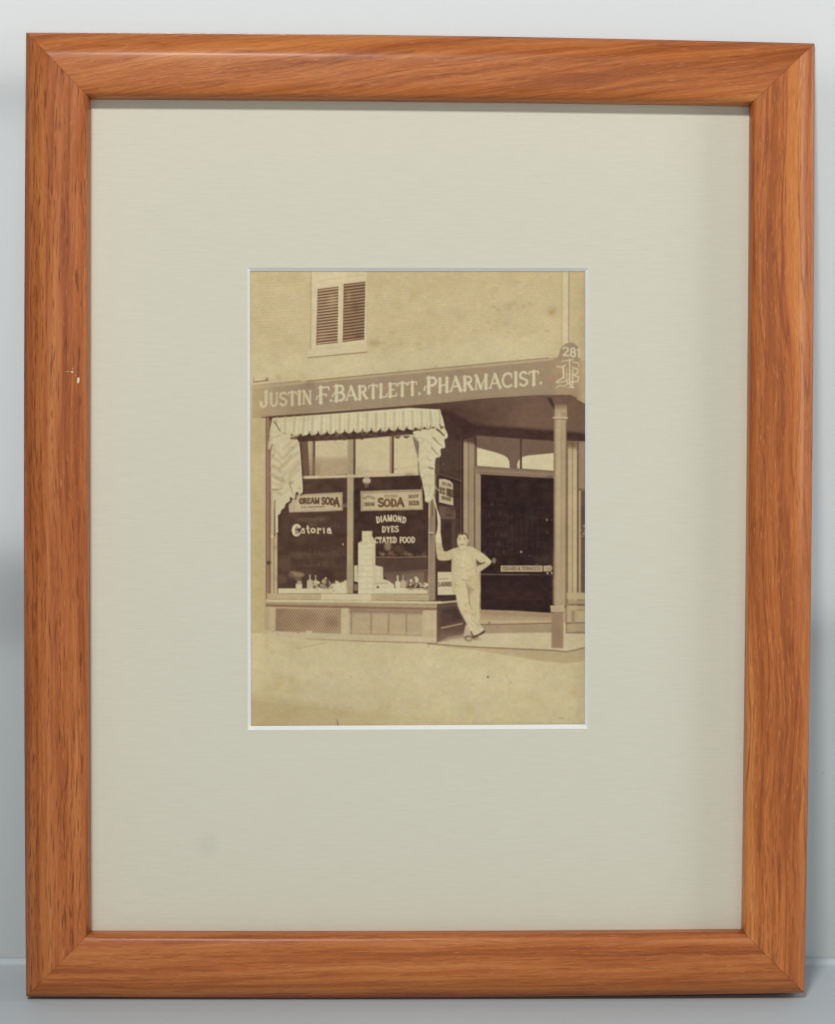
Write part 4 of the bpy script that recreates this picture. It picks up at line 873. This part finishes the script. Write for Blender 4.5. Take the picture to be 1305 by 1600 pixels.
    for y in (866, 876, 886, 896): ell(721.6, y, .6, .6, (168, 150, 112), .7, .3)
    line([(712, 858), (717.6, 866)], .9, (172, 156, 116), .6, .4); line([(731, 856), (729, 870)], .8, (176, 160, 120), .5, .4); line([(707.6, 862), (706.4, 878)], 1.1, (174, 158, 120), .6, .5); ell(688, 857.6, 4.6, 3, (184, 170, 134), .6, 1)
    for k in range(40): ell(706+rng.random()*42, 862+rng.random()*60, 1+rng.random()*2.5, 1.5+rng.random()*5, (176, 160, 122), .16, .9, rot=rng.random()*1.2-.6) if False else None
    poly([(706, 872), (711, 866), (712, 926), (707, 927)], (180, 164, 126), .5, 1.2); poly([(741, 874), (745, 880), (750, 920), (744, 922)], (176, 160, 122), .5, 1.4)
    for q in (((712, 884), (719, 888), (724, 887)), ((710, 898), (717, 901)), ((726, 880), (734, 884)), ((727, 892), (736, 890), (742, 886)), ((713, 872), (717, 876)), ((711, 912), (718, 916)), ((695, 868), (701, 871)), ((750, 868), (756, 873)), ((684, 866), (690, 869)), ((683, 856), (689, 858))): line(list(q), 1.3, (170, 154, 116), .5, .6)
    for k in range(34): (lambda x, y: line([(x, y), (x+rng.random()*5-2.5, y+2+rng.random()*5)], .9+rng.random(), (178, 162, 124) if rng.random() < .6 else (210, 202, 166), .35, .5))(709+rng.random()*36, 864+rng.random()*56)
    # trousers, crossed at the ankle
    poly([(733, 922), (749.4, 925.6), (749, 946), (748.4, 968), (746, 980), (737, 970), (733.6, 950)], (194, 181, 139), 1, .35)
    poly([(728, 975), (738, 984), (734, 994), (728, 997), (724.4, 993), (726, 984)], (186, 168, 134), 1, .5)
    poly([(712, 927), (713.6, 937), (716, 948), (720.6, 958), (727, 970), (733, 982), (737.6, 990), (740.6, 993.4), (748, 990), (754, 986.4), (757.6, 983.4), (750, 975.6), (743, 966), (736.4, 954), (733, 944), (732.6, 930), (729, 918), (724, 911), (720, 920)], (202, 191, 149), 1, .35)
    poly([(727.4, 910), (731, 920), (733.6, 930), (737, 926), (741, 922), (732, 914)], (168, 148, 116), .85, .7); line([(732.6, 928), (733.6, 942), (737, 952)], 1.3, (130, 108, 82), .8, .4); ell(727, 956, 5, 4, (196, 164, 108), .55, 2); ell(741, 935, 4, 4, (196, 170, 118), .4, 2)
    for pts in ([(730, 955), (738, 960), (743, 968)], [(734, 954), (742, 962)], [(736, 966), (743, 974), (750, 978)], [(722, 950), (728, 955)], [(733, 974), (740, 978)]): line(pts, 1, (168, 148, 112), .6, .5)
    for k in range(26): (lambda t: line([(716+t*30+rng.random()*12, 932+t*50), (719+t*30+rng.random()*12, 937+t*50)], 1.1, (176, 160, 122) if rng.random() < .6 else (210, 200, 164), .4, .5))(rng.random())
    poly([(713, 932), (716, 940), (722, 957), (731, 974), (728, 974), (718, 956), (712, 938)], (172, 156, 118), .5, .9)
    # shoes
    ell(732.4, 997.6, 6.4, 4.6, (118, 96, 76), .95, .5); ell(732.6, 998, 4.3, 2.9, (184, 166, 134), .95, .5); ell(742, 996, 6, 3.4, (150, 128, 104), .9, .6); poly([(739, 994), (748, 991), (757.6, 984), (758.6, 987), (754, 991), (744, 995.6), (740, 998)], (84, 64, 52), .95, .5)
    line([(736, 987), (738.6, 992), (738, 997)], 2, (92, 70, 56), .85, .5); line([(724.6, 996.6), (728, 994), (733, 995)], 1, (110, 86, 66), .7, .4); ell(744, 998.6, 9, 1.6, (150, 130, 100), .6, 1)
    # hand tucked behind, collar, head
    poly([(768, 876), (770.6, 871.4), (773, 871), (775.6, 875), (774.4, 879), (771, 881.6)], (128, 116, 96), .95, .5); ell(774, 884, 1, .8, (96, 80, 74), .6, .4)
    poly([(717, 853), (730, 853), (728, 859.6), (722, 860.4)], (200, 188, 146), 1, .4)
    ell(722.4, 845, 8.2, 11.6, (199, 187, 145), 1, .35); ell(723.4, 845, 5.6, 9, (206, 196, 154), .8, 1.2); ell(731.8, 845.4, 1.4, 3, (190, 174, 136), .9, .4); ell(722.4, 853.4, 5, 3.6, (202, 190, 148), .9, .6)
    poly([(713.2, 839), (714.6, 834), (719, 832), (726, 832), (730.6, 835.2), (731.6, 842), (730.2, 842), (729, 836.6), (725.6, 834.6), (722, 836.4), (718, 834.6), (715, 836.6)], (98, 76, 58), .95, .35)
    line([(716.4, 841.2), (720.4, 840.8)], 1.2, (132, 108, 80), .75, .3); line([(724.2, 840.6), (728.2, 841)], 1.2, (132, 108, 80), .75, .3); ell(728.6, 848, 2, 5, (182, 164, 126), .6, .8); ell(716, 850, 1.6, 4, (184, 168, 130), .5, .8); ell(718.6, 843.4, 1.5, 1, (150, 130, 98), .7, .5); ell(726, 843.2, 1.5, 1, (150, 130, 98), .7, .5)
    line([(722.6, 843), (722.2, 848)], .9, (180, 162, 124), .6, .35); line([(719, 851.4), (722.2, 850.2), (725.4, 851.2)], 1.7, (146, 120, 90), .8, .5); line([(720.6, 854), (724, 854)], .7, (166, 142, 108), .6, .3)
    line([(714.4, 850), (718, 857.6), (722, 859.6), (727, 857.6)], .9, (162, 142, 106), .6, .4)
    line([(713.6, 853.5), (716, 858), (720, 862)], .9, (160, 140, 104), .6, .35)
    # ---- street
    STREET_LIT = (204, 194, 152)
    poly([(384, 988), (417, 990), (480, 998.8), (560, 1002.6), (668, 1006), (720, 1012), (790, 1020), (845, 1032), (884, 1036), (922, 1033), (922, 1145), (384, 1145)], (196, 185, 143), 1, .8)
    poly([(669, 1006), (740, 1011), (867.5, 1016.6), (884, 1019.4), (922, 1011.5), (922, 1032), (884, 1036.4), (845, 1033), (790, 1023), (740, 1015.5), (700, 1011)], (178, 162, 122), .95, .8)
    line([(669, 1005.8), (700, 1008.2), (740, 1011), (867.5, 1016.4), (884, 1018.6), (900, 1015.4), (922, 1010)], 1.9, (128, 100, 74), .9, .35)
    ell(640, 1050, 190, 26, STREET_LIT, .75, 16); ell(780, 1075, 110, 22, STREET_LIT, .4, 14)
    line([(669.5, 1006), (670, 1011.5)], 1.2, (140, 116, 86), .6, .5)
    grad([(384, 1085), (560, 1108), (740, 1124), (922, 1135), (922, 1145), (384, 1145)], (190, 175, 130), (176, 158, 114), (600, 1100), (400, 1130), .8, 4)
    line([(384, 1091), (470, 1100), (560, 1109), (680, 1122)], 1.2, (206, 196, 156), .5, 1.2); line([(526.8, 1124), (528.6, 1140)], (.8, 2.2), (106, 82, 58), .85, .35); line([(540, 1112), (530, 1118)], .8, (166, 146, 108), .5, .4)
    line([(464, 1013.6), (500, 1006), (512, 1004)], 1.2, (170, 146, 104), .55, .5)
    for (x, y, rx, ry, a) in ((465, 1011, 6, 3.5, .55), (436, 1065, 7, 9, .4), (457, 1062, 6, 5, .45), (481, 1067, 5, 4, .4), (517, 1053, 3, 2.4, .55), (459, 1080, 9, 9, .3), (420, 1080, 14, 9, .3), (448, 1120, 12, 8, .5), (417, 1127, 7, 3, .5),
                              (654, 1104, 5, 3, .5), (734, 1110, 7, 8, .55), (607, 1105, 3, 3, .45), (897, 1081, 6, 9, .5), (417, 1008, 4, 8, .4), (425, 1019, 4, 4, .4), (403, 1050, 6, 4, .4), (740, 1069, 3, 2, .4), (405, 800, 8, 20, .25), (404, 700, 5, 12, .25), (408, 925, 7, 12, .35), (405, 975, 4, 2, .4), (436, 590, 4, 5, .5), (474, 588, 6, 5, .4),
                              (648, 460, 8, 9, .35), (700, 450, 26, 10, .22), (620, 475, 8, 8, .25), (436, 436, 4, 4, .4), (640, 470, 4, 6, .3), (668, 488, 5, 5, .2)):
        ell(x, y, rx, ry, (180, 152, 94), a*(.62 if rx > 4 else .8), max(1.2, rx*.45))
    ell(762.6, 1057.6, 1.6, 1.6, (104, 92, 74), .9, .45); ell(798, 1066.6, 1, 1, (130, 114, 88), .8, .4); ell(549, 1057, 1.2, 1, (150, 130, 96), .6, .4); ell(765, 973, 2.2, 1, (110, 84, 66), .8, .5)
    line([(786, 1040), (795, 1060), (796, 1090)], 1.2, (180, 168, 128), .5, .6); line([(874, 1122), (880, 1122.6)], 1.4, (140, 122, 90), .6, .4); ell(820, 1090, 26, 8, (184, 170, 124), .4, 5)
    img[:] *= (1+noise(150, 130, 41)*.018)[..., None]
    L0 = img.mean(2, keepdims=True); img[:] *= 1-np.clip((104-L0)/70, 0, 1)*np.array((.085, .075, .10), np.float32)
    # paper tone, mat's soft shadow painted in along the edges, grain
    e = np.minimum(np.minimum(Xc-390, 916-Xc)/14, np.minimum(Yc-423, 1135-Yc)/14); e = np.clip(1-e, 0, 1)**2
    img[:] = img*(1-.10*e[..., None])+np.array((170, 146, 96), np.float32)*.10*e[..., None]
    img[:] = blur(img, .6*CS)
    n = noise(70, 60, 21)*2.2+noise(16, 14, 22)*1.6+noise(4, 3.4, 23)*1.5
    gr = blur(rng.normal(0, 1, (CH, CW)).astype(np.float32), 1.3)*4.6
    lum = img.mean(2); mot = (noise(7, 6, 31)*.016+noise(2.6, 2.4, 32)*.014+noise(24, 20, 33)*.016)
    img[:] = img*(1+mot[..., None])+(n+gr)[..., None]
    img[:] += (np.clip(120-lum, 0, 80)/80*(noise(9, 7, 34)*5+noise(3, 3, 35)*3))[..., None]
    img[..., 2] += noise(12, 12, 25)*2.6; img[..., 0] += noise(20, 9, 26)*1.6
    img[:] *= np.array((1.018, .992, .995), np.float32)
    np.clip(img, 0, 255, out=img)

paint()
# ------------------------------------------------------------------ the print itself: a sheet of albumen paper whose tones are a colour layer
def make_print():
    cell = 2
    h, w = (CH//cell), (CW//cell)
    a = img[:h*cell, :w*cell].reshape(h, cell, w, cell, 3).mean((1, 3))/255.0
    lin = np.where(a <= .04045, a/12.92, ((a+.055)/1.055)**2.4)
    lin = np.clip(lin*PRINT_GAIN, 0, .9)
    px = PX0+(np.arange(w)+.5)*cell/CS; py = PY0+(np.arange(h)+.5)*cell/CS
    k = K*(D-ZPR)/D
    X, Y = np.meshgrid((px-652.5)*k, CEN[1]+(800-py)*k)
    co = np.zeros((h*w, 3), np.float32); co[:, 0] = X.ravel(); co[:, 1] = Y.ravel()
    co[:, 2] = ZPR+(np.sin(X*22+.6)*np.cos(Y*17)*.00003).ravel()
    idx = np.arange(h*w, dtype=np.int32).reshape(h, w)
    q = np.stack([idx[:-1, :-1], idx[1:, :-1], idx[1:, 1:], idx[:-1, 1:]], -1).reshape(-1, 4)
    me = bpy.data.meshes.new('photograph')
    me.vertices.add(h*w); me.vertices.foreach_set('co', co.ravel())
    me.loops.add(q.size); me.loops.foreach_set('vertex_index', q.ravel())
    me.polygons.add(len(q)); me.polygons.foreach_set('loop_start', np.arange(0, q.size, 4, dtype=np.int32))
    me.update(calc_edges=True)
    at = me.color_attributes.new('tone', 'FLOAT_COLOR', 'POINT')
    c4 = np.ones((h*w, 4), np.float32); c4[:, :3] = lin.reshape(-1, 3); at.data.foreach_set('color', c4.ravel())
    t = NT('albumen_print')
    vc = t.n('ShaderNodeVertexColor'); vc.layer_name = 'tone'
    t.l(vc.outputs[0], t.b.inputs['Base Color']); t.b.inputs['Roughness'].default_value = .6; t.b.inputs['Specular IOR Level'].default_value = .10
    nz = t.n('ShaderNodeTexNoise', i_Scale=900., i_Detail=2.); t.l(t.n('ShaderNodeTexCoord').outputs['Object'], nz.inputs['Vector'])
    bp = t.n('ShaderNodeBump', i_Strength=.06, i_Distance=.0001); t.l(nz.outputs['Fac'], bp.inputs['Height']); t.l(bp.outputs[0], t.b.inputs['Normal'])
    me.materials.append(t.m)
    o = bpy.data.objects.new('photograph', me); C.objects.link(o); o.parent = root
    tag(o, 'faded sepia print of a corner pharmacy with a man leaning at its door')
ZPR = ZP-.00025
PRINT_GAIN = 1.06
make_print()
